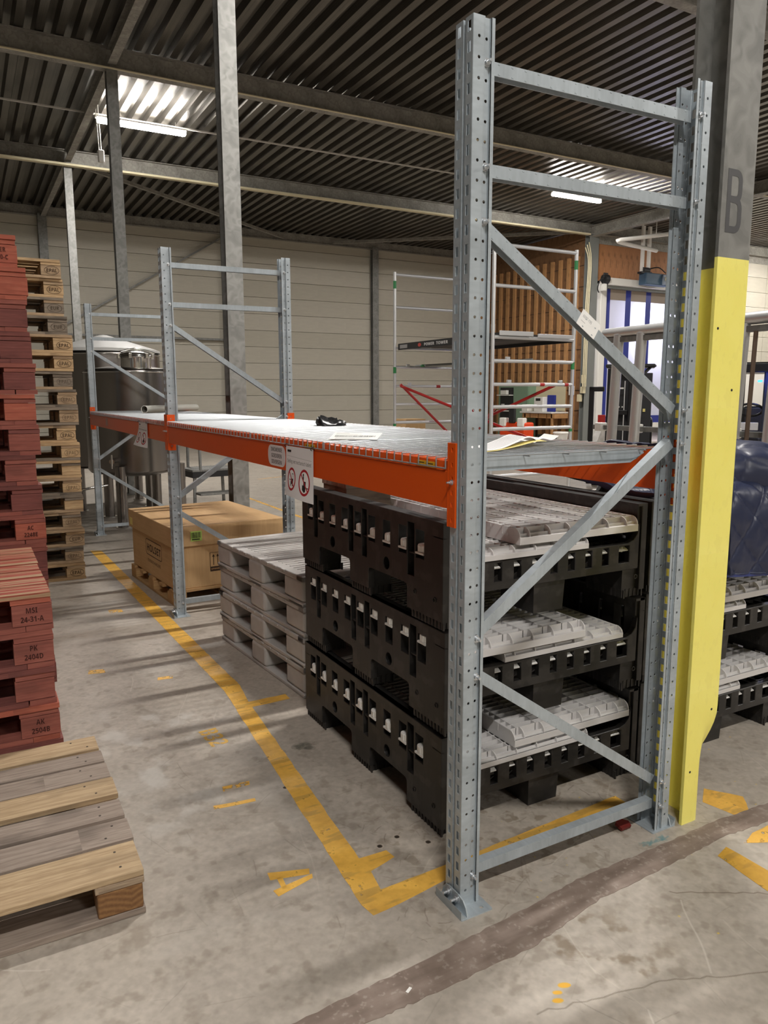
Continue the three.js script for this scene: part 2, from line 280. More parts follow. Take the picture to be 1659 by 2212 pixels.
{
  const t = canvasTex(512, 256, (c, w, h) => { c.clearRect(0, 0, w, h); c.fillStyle = '#d6aa4e'; c.font = 'bold 220px sans-serif'; c.textAlign = 'center'; c.fillText('B32', w / 2, 205, 480); c.globalCompositeOperation = 'destination-out'; c.fillRect(120, 0, 12, h); c.fillRect(0, 118, w, 7); for (let i = 0; i < 500; i++) { c.globalAlpha = rr(.2, .8); c.fillRect(rr(150, w), rr(90, h), rr(1, 9), rr(1, 6)); } });
  const g = new THREE.PlaneGeometry(.26, .135); g.rotateX(-Math.PI / 2); g.rotateY(-1.5); g.translate(-.322, .0008, -1.51);
  tag(part('floor_stencil', g, std(0xffffff, .5, 0, { map: t, transparent: true }), scene, { keepUV: true }), 'faded yellow stencil B32 beside the long line', 'floor marking');
}
paint([[1.16, -.05], [1.25, -.115], [1.33, .0], [1.26, .075], [1.19, .085]], 'orange-yellow painted dash right beside the column foot', 0);
paint([[.915, .205], [.985, .185], [.99, .34], [1.0, .6], [.9, .6], [.893, .4]], 'dirty olive-yellow painted dash beyond the brown joint', 1).material = olivePaint;
paint([[1.06, .2], [1.14, .175], [1.5, .16], [1.5, .22], [1.14, .24]], 'yellow painted dash just past the brown joint', 1);
paint([[2.48, -9.2], [2.43, -9.2], [2.4, -4], [2.47, -4]], 'pale yellow aisle line behind the rack', 2);
paint([[3.4, -11.5], [3.5, -11.5], [6.5, -12.6], [6.4, -12.7]], 'pale yellow aisle line towards the back wall', 2);

// ---------------------------------------------------------------- ceiling deck, beams, columns
{
  const ce = sgroup('ceiling', 'dark corrugated steel roof deck', 'ceiling');
  part('roof_slab', [b2(-14.3, 28.3, 6.62, 6.8, -21.9, 14.3)], M.dark, ce);
  const pit = .26, n = 4, pts = [];
  for (let i = 0; i < n; i++) { const x = i * pit; pts.push([x, 0], [x + .11, 0], [x + .14, .1], [x + .23, .1]); } pts.push([n * pit, 0]);
  const pos = [], idx = []; const L = BAY;
  pts.forEach(([x, y]) => pos.push(x, y, 0, x, y, -L)); for (let i = 0; i < pts.length - 1; i++) idx.push(2 * i, 2 * i + 2, 2 * i + 1, 2 * i + 1, 2 * i + 2, 2 * i + 3);
  let g = new THREE.BufferGeometry(); g.setAttribute('position', new THREE.Float32BufferAttribute(pos, 3)); g.setIndex(idx);
  g = g.toNonIndexed(); g.computeVertexNormals(); g = merge(g, { grain: 2 });
  const deckT = dataTex(256, 512, (u, v) => { const a = fbm(u * 6, v * 2, 4, 6), s = fbm(u * 3, v * 90, 2, 128), k = 200 + (a - .5) * 70 + (s - .5) * 40; return [k, k * .985, k * .96]; }, true, [.25, 1]);
  const dm = std(0x8a8782, .34, .8, { map: deckT });
  for (let bz = 0; bz < 7; bz++) for (let i = 0; i < 41; i++) { const m = part('deck_sheet', g, dm, ce, { shared: true }); m.position.set(-14 + i * n * pit, CEIL, -21.3 + BAY * (bz + 1)); }
}
const iBeamShape = (w, h, t) => poly([[-w / 2, 0], [w / 2, 0], [w / 2, t], [t * .4, t], [t * .4, h - t], [w / 2, h - t], [w / 2, h], [-w / 2, h], [-w / 2, h - t], [-t * .4, h - t], [-t * .4, t], [-w / 2, t]]);
const iBeamX = (x0, x1, y, z, w = .16, h = .3) => xf(ext(iBeamShape(w, h, .016), x1 - x0), x0, y, z, 0, Math.PI / 2);
const iBeamZ = (x, y, z0, z1, w = .12, h = .2) => xf(ext(iBeamShape(w, h, .012), Math.abs(z1 - z0)), x, y, Math.min(z0, z1));
const ROW = [5.25, 0, -5.25, -10.5, -15.75];
for (const z of ROW) struct(part('roof_beam', [iBeamX(-14, z < -15 ? 15.5 : 28, 6.17, z)], M.beam), 'grey steel roof beam spanning across the hall', 'roof beam').userData.group = 'roof beams';
struct(part('roof_beam', [iBeamX(-14, 15.5, 6.24, -21.15, .12, .24)], M.beam), 'grey steel eaves beam along the top of the back wall', 'roof beam');
struct(part('roof_beam', [iBeamX(15.6, 28, 6.17, -15.6)], M.beam), 'grey steel beam above the roller door wall', 'roof beam');
for (const [a, b] of [[5.25, 0], [0, -5.25], [-5.25, -10.5], [-10.5, -15.75], [-15.75, -21.2]]) struct(part('tie_beam', [iBeamZ(1.03, 6.22, a - .1, b + .1)], M.beam), 'slim steel tie beam running between the roof beams', 'tie beam').userData.group = 'tie beams';
struct(part('tie_beam', [iBeamZ(15.4, 6.1, -5.3, -15.7, .2, .3)], M.beam), 'heavy steel edge beam meeting the corner post', 'tie beam');
// H columns of the row
const hShape = (w, d, t) => poly([[-w / 2, -d / 2], [w / 2, -d / 2], [w / 2, -d / 2 + t], [t * .35, -d / 2 + t], [t * .35, d / 2 - t], [w / 2, d / 2 - t], [w / 2, d / 2], [-w / 2, d / 2], [-w / 2, d / 2 - t], [-t * .35, d / 2 - t], [-t * .35, -d / 2 + t], [-w / 2, -d / 2 + t]]);
function hColumn(x, z, y0, y1, w = .155, d = .15) { return xf(ext(hShape(w, d, .012), y1 - y0), x, y0, z, -Math.PI / 2); }
const cols = [[1.03, -5.2, 'bare galvanised steel column rising behind the cardboard box'], [1.03, -10.5, 'bare galvanised steel column rising behind the steel tank'], [1.03, -15.75, 'bare pale galvanised column furthest along the row']];
for (const [x, z, l] of cols) {
  const t = sgroup('steel_column', l, 'column');
  part('shaft', [hColumn(x, z, .015, 6.17)], M.galv, t, { grain: 1 }); part('base_plate', [r2(x - .14, x + .14, 0, .02, z - .14, z + .14, .004)], M.galv, t);
}
// the yellow column marked B, front flange buckled near the floor
{
  const t = sgroup('steel_column', 'steel column painted yellow below, lettered B, foot of its flange buckled', 'column');
  const cx = 1.035, zf = .02, w = .155, d = .14, ft = .012;
  const bent = (y0, y1) => {
    const nx = 12, ny = y0 < 1 ? 60 : 2, g = new THREE.BoxGeometry(w, y1 - y0, ft, nx, ny, 1); g.translate(cx, (y0 + y1) / 2, zf - ft / 2);
    const p = g.attributes.position; for (let i = 0; i < p.count; i++) { const f = sm(.45, 1, (p.getX(i) - cx + w / 2) / w), y = p.getY(i); const k = sm(.42, .16, y) * f; p.setZ(i, p.getZ(i) - .05 * k); p.setX(i, p.getX(i) - .045 * k - .012 * Math.exp(-Math.pow((y - .2) / .07, 2)) * f); }
    g.computeVertexNormals(); return g;
  };
  const rest = (y0, y1) => [b2(cx - .004, cx + .004, y0, y1, zf - ft, zf - d + ft), b2(cx - w / 2, cx + w / 2, y0, y1, zf - d + ft, zf - d)];
  part('painted_flange', [bent(0, 1.985)], M.yellow, t, { grain: 1 });
  part('painted_web', rest(0, 1.965), M.yellow, t, { grain: 1 });
  part('bare_shaft', [bent(1.985, 6.17), ...rest(1.965, 6.17)], M.galv, t, { grain: 1 });
  const bt = canvasTex(256, 512, (c, W, H) => { c.clearRect(0, 0, W, H); c.strokeStyle = '#4a4a4c'; c.lineWidth = 54; c.lineJoin = 'round'; c.beginPath(); c.moveTo(50, 32); c.lineTo(140, 32); c.quadraticCurveTo(206, 32, 206, 100); c.lineTo(206, 165); c.quadraticCurveTo(206, 238, 140, 240); c.lineTo(56, 240); c.moveTo(140, 240); c.quadraticCurveTo(214, 246, 214, 320); c.lineTo(214, 395); c.quadraticCurveTo(214, 476, 140, 478); c.lineTo(50, 478); c.stroke(); c.beginPath(); c.moveTo(50, 5); c.lineTo(50, 505); c.stroke(); });
  part('letter', [new THREE.PlaneGeometry(.088, .2).translate(1.018, 2.16, zf + .0008)], std(0xffffff, .5, 0, { map: bt, transparent: true }), t, { keepUV: true });
  for (const [x, y] of [[.98, 1.76], [1.07, 1.56], [1.08, .42], [.985, .2]]) part('bolt_hole', [rod([x, y, zf - .004], [x, y, zf + .0006], .0045, 10)], M.dark, t);
}

// ---------------------------------------------------------------- walls
const wallPanelTex = dataTex(64, 512, (u, v) => { const rib = Math.sin(v * Math.PI * 2 * 20) * .5 + .5, n = fbm(u * 4, v * 8, 3, 8); const k = 214 + (n - .5) * 10 - rib * 5; return [k, k * .98, k * .925]; }, true, [1, 2]);
const wallBump = dataTex(8, 512, (u, v) => { const k = 128 + 110 * Math.sin(v * Math.PI * 2 * 20); return [k, k, k]; }, false, [1, 2]);
const wallMats = [0xe6e4df, 0xe1dfd9, 0xeae8e4].map(c => std(c, .6, 0, { map: wallPanelTex, bumpMap: wallBump, bumpScale: .0012 }));
const panelGeoCache = {};
function panelWall(name, label, place, x0s, y1 = 6.5) {
  const w = sgroup(name, label, 'wall');
  for (let i = 0; i < x0s.length - 1; i++) for (let r = 0; r * .5 < y1 - .01; r++) {
    const W = x0s[i + 1] - x0s[i], key = W.toFixed(3); panelGeoCache[key] = panelGeoCache[key] || merge(r2(0, W - .006, .004, .496, -.08, 0, .006));
    const m = part('panel', panelGeoCache[key], wallMats[(r + i) % 3], w, { shared: true }); place(m, x0s[i], r * .5);
  }
  return w;
}
{
  const wb = panelWall('wall_back', 'beige horizontal sandwich panel back wall', (m, a, y) => m.position.set(a, y, -21.22), [-14.08, -9.05, -4.03, 1.0, 6.03, 11.05, 16.08]);
  part('backing', [b2(-14.3, 16.3, 0, 6.7, -21.9, -21.31)], M.white, wb);
  for (const x of [-9.05, -4.03, 1.0, 6.03, 11.05]) part('wall_post', [hColumn(x, -21.12, 0, 6.3, .22, .16)], M.galv, wb, { grain: 1 });
  part('wind_brace', [bar([1.1, 3.25, -21.1], [6.0, 6.2, -21.1], .09, .05), bar([1.1, 3.17, -21.08], [6.0, 3.17, -21.08], .1, .06)], M.galv, wb);
  const wl = panelWall('wall_left', 'beige sandwich panel side wall', (m, a, y) => { m.position.set(-14.0, y, -a); m.rotation.y = Math.PI / 2; }, [-14, -9, -4, 1, 6, 11, 16, 21.2]);
  part('backing', [b2(-14.4, -14.09, 0, 6.7, -21.9, 14.3)], M.white, wl);
  const wf = panelWall('wall_front', 'beige sandwich panel front wall', (m, a, y) => { m.position.set(-a + .0, y, 14); m.rotation.y = Math.PI; }, [-28, -23, -18, -13, -8, -3, 2, 7, 14]);
  part('backing', [b2(-14.3, 28.3, 0, 6.7, 14.09, 14.4)], M.white, wf);
  const wr = panelWall('wall_right', 'beige sandwich panel far side wall', (m, a, y) => { m.position.set(28.0, y, a); m.rotation.y = -Math.PI / 2; }, [-21.2, -16, -11, -6, -1, 4, 9, 14]);
  part('backing', [b2(28.09, 28.4, 0, 6.7, -21.9, 14.3)], M.white, wr);
}
// timber partition with battens facing the hall, and the roller door wall beside it
{
  const p = sgroup('wall_partition', 'timber partition clad with vertical battens', 'wall');
  part('backing_board', [b2(15.5, 15.62, 0, 6.4, -21.2, -15.85)], std(0xffffff, .85, 0, { map: woodTex([136, 100, 68], [108, 78, 52], [152, 116, 84], 6.6, .3) }), p, { grain: 1 });
  const bg = [0, 1, 2].map(k => merge(bx(.07, 5.6, .13, 0, 0, 0), { grain: 1, ov: k * .21, ou: k * .37 }));
  for (let i = 0; i < 14; i++) { const m = part('batten', bg[i % 3], WM.batten[0], p, { shared: true }); m.position.set(15.47, i > 12 ? 2.9 : 2.85, -16.3 - i * .375); }
  for (let i = 0; i < 9; i++) part('cross_strip', [b2(15.485, 15.5, .4 + i * .62, .41 + i * .62, -21.1, -16)], M.dark, p);
  const q = sgroup('wall_door_side', 'plywood wall above and beside the roller door', 'wall');
  const ply = std(0xffffff, .7, 0, { map: woodTex([184, 128, 84], [150, 100, 62], [198, 146, 100], 3.7, .3) });
  for (let i = 0; i < 3; i++) part('plywood_sheet', [b2(15.75 + i * 1.25, 16.995 + i * 1.25, 4.9, 5.95, -15.75, -15.72)], ply, q, { grain: 1, ov: i * .3 });
  part('header', [b2(15.6, 28, 5.95, 6.2, -15.8, -15.7)], M.beam, q);
  part('return_wall', [b2(19.5, 28, 0, 6.4, -15.95, -15.8)], M.white, q);
  const g = merge(r2(0, 4.2, .004, .496, -.06, 0, .006)); for (let i = 0; i < 2; i++) for (let r = 5; r < 12; r++) { const m = part('panel', g, wallMats[r % 3], q, { shared: true }); m.position.set(19.5 + i * 4.21, r * .5, -15.72); }
  part('corner_post', [hColumn(15.45, -15.7, 0, 6.17, .36, .2)], M.greyPaint, q, { grain: 1 });
  const d = sgroup('door_1', 'roller door curtain with clear panels and blue stripes', 'door');
  part('drum_housing', [r2(15.86, 19.4, 4.74, 4.95, -15.75, -15.35, .02)], M.white, d);
  part('top_rail', [r2(15.9, 19.4, 4.66, 4.74, -15.7, -15.45, .01)], M.greyPaint, d);
  for (const x of [15.82, 19.4]) part('guide_rail', [r2(x - .12, x + .12, 0, 4.8, -15.7, -15.5, .02)], M.white, d);
  const clear = new THREE.MeshPhysicalMaterial({ color: 0xe6e8f2, roughness: .9, transmission: .45, thickness: 0, side: THREE.DoubleSide });
  for (let i = 0; i < 5; i++) { const x = 15.95 + i * .87; part('blue_stripe', [b2(x, x + .22, .5, 4.66, -15.61, -15.6)], M.blue, d); if (i < 4) { part('clear_panel', [b2(x + .22, x + .87, .85, 4.35, -15.608, -15.603)], clear, d); part('curtain_band', [b2(x + .22, x + .87, 4.35, 4.66, -15.612, -15.6)], std(0x9a8d80, .8), d); } }
  part('curtain_band', [b2(15.95, 19.4, .62, .85, -15.612, -15.6)], M.blue, d); part('bottom_bar', [b2(15.95, 19.4, .3, .62, -15.63, -15.58)], M.white, d);
  // compartment lamp behind the curtain
  const lp = thing('lobby_lamp', 'lamp glowing behind the clear door panels', 'lamp', [18.1, 3.75, -16.35]);
  part('bulb', [new THREE.SphereGeometry(.09, 16, 12)], new THREE.MeshStandardMaterial({ color: 0xffffff, emissive: 0xfff4ff, emissiveIntensity: 30 }), lp); part('bracket', [rod([0, .08, 0], [0, 2.7, 0], .015, 8)], M.greyPaint, lp);
  const pl = new THREE.PointLight(0xf2f0ff, 34); pl.shadow.radius = 6; pl.castShadow = true; pl.position.set(0, -.1, .1); lp.add(pl);
}

// ---------------------------------------------------------------- pallet rack
const RW = .908, RH = 2.5, UW = .08, UD = .068, FZ = [0, -3.5, -7.06];
const uprightGeo = (() => {
  const out = [], n = 50;
  const face = (a0, a1, ac, depth0) => { const s = poly([[a0, 0], [a1, 0], [a1, RH], [a0, RH]]); for (let i = 0; i < n; i++) holeRect(s, ac - .0072, ac + .0072, .013 + i * .05, .04 + i * .05); return xf(ext(s, .002), depth0, 0, 0, 0, Math.PI / 2); };
  out.push(face(.001, .0335, .0175, 0), face(.0465, UW - .001, .0625, 0));
  out.push(b2(.006, .008, 0, RH, -.0335, -.0465), b2(0, .008, 0, RH, -.0325, -.0345), b2(0, .008, 0, RH, -.0455, -.0475));
  const fl = (x0, x1, hx, z0) => { const s = poly([[x0, 0], [x1, 0], [x1, RH], [x0, RH]]); for (let i = 0; i < n - 1; i++) holeCirc(s, hx, .05 + i * .05, .0044); return xf(ext(s, .002, 0, 5), 0, 0, z0); };
  for (const s of [0, 1]) {
    const z = s ? -UW : -.002, zi = s ? -UW + .007 : -.009, lip = s ? -1 : 1;
    out.push(fl(.001, .036, .019, z), fl(.035, .058, .047, zi));
    out.push(s ? b2(.034, .037, 0, RH, -UW, -UW + .009) : b2(.034, .037, 0, RH, 0, -.009));
    out.push(s ? b2(.056, .058, 0, RH, -UW - .001, -UW + .009) : b2(.056, .058, 0, RH, .001, -.009), s ? b2(.056, .068, 0, RH, -UW - .001, -UW + .001) : b2(.056, .068, 0, RH, .001, -.001));
    // rolled corner
    out.push(rod([.003, 0, s ? -UW + .003 : -.003], [.003, RH, s ? -UW + .003 : -.003], .003, 8));
  }
  return merge(out, { grain: 1 });
})();
const basePlateGeo = (() => {
  const s = roundRect(-.03, .085, -.09, .052, .006); holeCirc(s, .058, .03, .007); holeCirc(s, .058, -.068, .007);
  const plate = xf(ext(s, .004), 0, .004, 0, Math.PI / 2);
  const lip = poly([[-.05, .004], [.088, .004], [.08, .03], [.068, .044], [.05, .05], [-.004, .05], [-.026, .044], [-.04, .03]]);
  return merge([plate, xf(ext(lip, .004), -.008, 0, 0, 0, Math.PI / 2), xf(ext(poly([[0, 0], [.024, 0], [.02, .003], [.012, .008], [.005, .015], [0, .026]]), .138), -.03, .003, -.088)]);
})();
const hexBolt = (x, y, z, ax, s = 1) => { const g = new THREE.CylinderGeometry(.0085 * s, .0085 * s, .007, 6).translate(0, .006, 0), w = new THREE.CylinderGeometry(.0115 * s, .0115 * s, .002, 14).translate(0, .001, 0), sh = new THREE.CylinderGeometry(.0042 * s, .0042 * s, .02 * s, 10).translate(0, .012, 0); const l = [g, w, sh]; l.forEach(q => { if (ax === 'x-') q.rotateZ(Math.PI / 2); if (ax === 'x+') q.rotateZ(-Math.PI / 2); if (ax === 'z+') q.rotateX(Math.PI / 2); q.translate(x, y, z); }); return l; };
// C-channel brace from (x0,y0) to (x1,y1), open underneath
function braceGeo(x0, y0, x1, y1, h = .034, d = .03, z = -.026) {
  const L = Math.hypot(x1 - x0, y1 - y0), t = .002, s = poly([[0, -h / 2], [t, -h / 2], [t, h / 2 - t], [d - t, h / 2 - t], [d - t, -h / 2], [d, -h / 2], [d, h / 2], [0, h / 2]]);
  const g = ext(s, L); g.rotateY(Math.PI / 2); // shape x -> -z , length -> +x
  const dim = []; for (let i = 1; i < L / .045; i++) for (const e of [-1, 1]) dim.push(bx(.006, .003, .0012, i * .045, e * h * .36, .0004));
  const q = mergeGeometries([g, ...dim].map(prep)); q.rotateZ(Math.atan2(y1 - y0, x1 - x0)); return q.translate(x0, y0, z);
}
const frameLabels = ['galvanised upright frame standing beside the yellow column', 'galvanised upright frame standing between the two rack bays', 'galvanised upright frame at the rack end before the steel tank'];
FZ.forEach((z, i) => {
  const t = thing('rack_frame', frameLabels[i], 'rack frame', [0, 0, z], 0, 'rack frames');
  for (const k of [0, 1]) {
    const u = part('upright', uprightGeo, M.zinc, t, { shared: true }); u.position.set(k ? RW : 0, .004, k ? -UW : 0); u.rotation.y = k ? Math.PI : 0;
    const bp = part('base_plate', basePlateGeo, M.zinc, u, { shared: true }); bp.position.y = -.004;
    part('anchor_bolt', [hexBolt(-.008, .03, -.004, 'x-', 1.1), hexBolt(-.008, .03, -.046, 'x-', 1.1)], M.bolt, u);
  }
  const H = [[.058, 2.397, .85, 2.402], [.058, 2.141, .85, 2.146], [.058, .092, .85, .094]], D = [[.06, 2.003, .845, 1.495], [.06, .845, .845, 1.385], [.06, .73, .845, .187]];
  H.forEach(b => part('horizontal_brace', [braceGeo(...b)], M.zinc, t)); D.forEach(b => part('diagonal_brace', [braceGeo(...b, .034, .03, -.026)], M.zinc, t));
  const bolts = []; for (const b of [...H, ...D]) { bolts.push(hexBolt(.047, b[1], -.006, 'z+'), hexBolt(.861, b[3], -.006, 'z+')); }
  for (const b of bolts) part('bolt', b, M.bolt, t);
});
// label hung on the first diagonal
{
  const t = canvasTex(256, 128, (c, w, h) => { c.fillStyle = '#f6f6f4'; c.fillRect(0, 0, w, h); c.fillStyle = '#8a8c90'; c.font = '30px sans-serif'; c.fillText('6097-195', 30, 52); c.fillStyle = '#c8c8c8'; c.fillRect(30, 78, 60, 6); });
  const g = new THREE.BoxGeometry(.085, .05, .0006); g.rotateZ(Math.atan2(1.495 - 2.003, .785)); g.translate(.455, 1.755, -.0255);
  const back = std(0xffffff, .6, 0, { map: t }); tag(part('frame_label', g, back, scene, { keepUV: true }), 'small white label stuck on the upper diagonal brace', 'label');
}
// beams
const BT = 1.362, BH = .14;
function rackBeam(front, z0, z1, label) {
  const t = thing('rack_beam', label, 'rack beam', [0, 0, 0], 0, 'orange rack beams');
  const s = front ? 1 : -1, X = x => front ? x : RW - x;     // x measured inwards from the outer face
  const prof = poly([[0, 0], [.046, 0], [.046, BH], [.012, BH], [.006, BH - .004], [.003, BH - .03], [0, BH - .034]]);
  const g = ext(prof, Math.abs(z1 - z0) - .006, .0015); if (!front) { g.scale(-1, 1, 1); const ix = prep(g); const p = ix.attributes.position, q = ix.attributes.normal; for (let i = 0; i < p.count; i += 3) for (const a of [p, q]) { const v = [a.getX(i + 1), a.getY(i + 1), a.getZ(i + 1)]; a.setXYZ(i + 1, a.getX(i + 2), a.getY(i + 2), a.getZ(i + 2)); a.setXYZ(i + 2, ...v); } part('beam', [ix.translate(RW + .006, BT - BH, z1 + .003)], M.orange, t, { grain: 2 }); }
  else part('beam', [g.translate(-.006, BT - BH, z1 + .003)], M.orange, t, { grain: 2 });
  for (const [zz, dir] of [[z0, 1], [z1, -1]]) {
    // end plate across the beam end and hook plate on the upright face
    const ex = front ? [-.008, .045] : [RW - .045, RW + .008], e = poly([[ex[0], 1.17], [ex[1], 1.17], [ex[1], 1.412], [ex[0], 1.412]]); for (const y of [1.2, 1.25, 1.385]) holeCirc(e, (ex[0] + ex[1]) / 2, y, .005);
    const ge = xf(ext(e, .004), 0, 0, zz - (dir > 0 ? .004 : 0));
    const zq = zz + dir * .036, hk = poly([[Math.min(-zz, -zq), 1.17], [Math.max(-zz, -zq), 1.17], [Math.max(-zz, -zq), 1.412], [Math.min(-zz, -zq), 1.412]]);
    for (const y of [1.19, 1.235, 1.27, 1.31, 1.35, 1.392]) holeRect(hk, -(zz + zq) / 2 - .003, -(zz + zq) / 2 + .003, y - .006, y + .006);
    const gh = xf(ext(hk, .004, .001), front ? -.0065 : RW + .0025, 0, 0, 0, Math.PI / 2);
    const cn = part('connector', [ge, gh], M.orange, t);
    part('safety_pin', hexBolt(front ? -.006 : RW + .006, 1.3, (zz + zq) / 2, front ? 'x-' : 'x+', .7), M.bolt, cn);
  }
}
rackBeam(true, -UW, FZ[1], 'orange front beam carrying the hanging white notice and round-ended label');
rackBeam(false, -UW, FZ[1], 'orange rear beam over the black plastic pallets');
rackBeam(true, FZ[1] - UW, FZ[2], 'orange front beam of the bay before the steel tank');
rackBeam(false, FZ[1] - UW, FZ[2], 'orange rear beam of the bay before the steel tank');
// wire decks
const wireGeo = merge([rod([-.0085, 1.338, 0], [-.0085, 1.3655, 0], .0024, 6), rod([-.0085, 1.3655, 0], [.916, 1.3655, 0], .0024, 6), rod([.916, 1.338, 0], [.916, 1.3655, 0], .0024, 6)]);
const chanSide = () => ext(poly([[.05, 1.361], [.052, 1.345], [.07, 1.33], [.1, 1.32], [.755, 1.32], [.79, 1.328], [.815, 1.343], [.83, 1.361]]), .0018);
const chanGeo = merge([chanSide().translate(0, 0, -.02), chanSide().translate(0, 0, .018), b2(.1, .755, 1.3185, 1.3205, -.028, -.018), b2(.1, .755, 1.3185, 1.3205, .018, .028), bar([.755, 1.3195, -.023], [.82, 1.35, -.021], .009, .002), bar([.755, 1.3195, .023], [.82, 1.35, .021], .009, .002), b2(.06, .82, 1.3555, 1.358, -.018, .018)]);
const deckWords = ['next to the yellow column', 'second from the yellow column', 'third from the yellow column', 'against the middle frame', 'just past the middle frame', 'second past the middle frame', 'second from the steel tank', 'at the end near the steel tank'];
let dk = 0;
for (const [a, b] of [[-.087, -3.495], [-3.587, -7.055]]) {
  const L = (a - b) / 4;
  for (let i = 0; i < 4; i++) {
    const z0 = a - i * L - .006, z1 = z0 - L + .012, t = thing('wire_deck', 'galvanised wire mesh shelf deck ' + deckWords[dk++], 'wire deck', [0, 0, 0], 0, 'wire decks');
    const n = 17; for (let k = 0; k <= n; k++) { const w = part('wire', wireGeo, M.wire, t, { shared: true }); w.position.z = z0 + (z1 - z0) * k / n; }
    for (const x of [-.0085, .12, .3, .46, .62, .8, .916]) part('cross_wire', [rod([x, x < 0 || x > .9 ? 1.3375 : 1.3605, z0 + .001], [x, x < 0 || x > .9 ? 1.3375 : 1.3605, z1 - .001], .0024, 6)], M.wire, t);
    for (const f of [.06, .5, .94]) { const c = part('support_channel', chanGeo, M.zinc, t, { shared: true }); c.position.z = z0 + (z1 - z0) * f; }
  }
}
// notices and stickers on the front beam
const noticeTex = canvasTex(1024, 724, (c, w, h) => {
  c.fillStyle = '#f4f3f5'; c.fillRect(0, 0, w, h); c.fillStyle = '#222'; c.fillRect(60, 52, 150, 34); c.fillStyle = '#bbb'; c.fillRect(70, 96, 110, 5); c.strokeStyle = '#999'; c.lineWidth = 3; c.beginPath(); c.moveTo(60, 140); c.lineTo(970, 160); c.stroke();
  c.fillStyle = '#3a3a3e'; c.font = '72px sans-serif'; c.fillText('Stelling niet mechanisch laden!', 60, 240, 900);
  const ring = (x, y, r, fig) => { c.fillStyle = '#fff'; c.beginPath(); c.arc(x, y, r, 0, 7); c.fill(); fig(x, y); c.strokeStyle = '#b41e2c'; c.lineWidth = 34; c.beginPath(); c.arc(x, y, r, 0, 7); c.stroke(); c.lineWidth = 24; c.beginPath(); c.moveTo(x - r * .7, y - r * .7); c.lineTo(x + r * .7, y + r * .7); c.stroke(); };
  c.fillStyle = '#1a1a1a';
  ring(270, 470, 150, (x, y) => { c.fillStyle = '#1c1c1c'; c.fillRect(x + 5, y - 10, 70, 75); c.fillRect(x - 25, y + 20, 40, 60); c.strokeStyle = '#1c1c1c'; c.lineWidth = 9; c.strokeRect(x + 15, y - 80, 55, 75); c.fillRect(x - 85, y + 5, 80, 10); c.beginPath(); c.arc(x - 20, y + 92, 13, 0, 7); c.arc(x + 55, y + 80, 16, 0, 7); c.fill(); });
  ring(740, 470, 165, (x, y) => { c.fillStyle = '#1c1c1c'; c.beginPath(); c.arc(x - 30, y - 105, 20, 0, 7); c.fill(); c.fillRect(x - 45, y - 85, 34, 50); c.fillRect(x - 20, y - 20, 75, 90); c.beginPath(); c.moveTo(x - 55, y + 30); c.lineTo(x + 50, y + 65); c.lineTo(x + 45, y + 120); c.lineTo(x, y + 135); c.lineTo(x - 55, y + 100); c.fill(); c.fillRect(x + 70, y + 60, 60, 14); });
});
const noticeMat = std(0xffffff, .7, 0, { map: noticeTex });
function notice(z0, z1, y1, y0, label, curl) {
  const n = 16, g = new THREE.PlaneGeometry(z1 - z0, y1 - y0, n, n); g.rotateY(-Math.PI / 2); g.translate(0, (y0 + y1) / 2, (z0 + z1) / 2);
  const p = g.attributes.position; for (let i = 0; i < p.count; i++) { const u = (p.getZ(i) - z0) / (z1 - z0), v = (y1 - p.getY(i)) / (y1 - y0); p.setX(i, -.0125 - curl * v * v * (1.1 - u) - .012 * v * Math.sin(u * 3)); p.setY(i, p.getY(i) - .012 * u * v); }
  g.computeVertexNormals(); const back = prep(g.clone()); back.translate(.0006, 0, 0);
  const t = thing('notice', label, 'notice', [0, 0, 0], 0, 'hanging notices'); part('sheet', [prep(g), back], noticeMat, t, { keepUV: true });
  for (const z of [z0 + .006, z1 - .006]) part('cable_tie', [new THREE.TorusGeometry(.008, .0016, 6, 14).rotateX(Math.PI / 2 * .4).translate(-.0125, y1 + .002, z)], M.dark, t);
}
notice(-1.318, -1.03, 1.332, 1.125, 'white no-mechanical-loading notice hanging from the front beam near the round-ended label', .01);
notice(-4.43, -4.12, 1.335, 1.16, 'white prohibition notice hanging on the beam before the steel tank', .045);
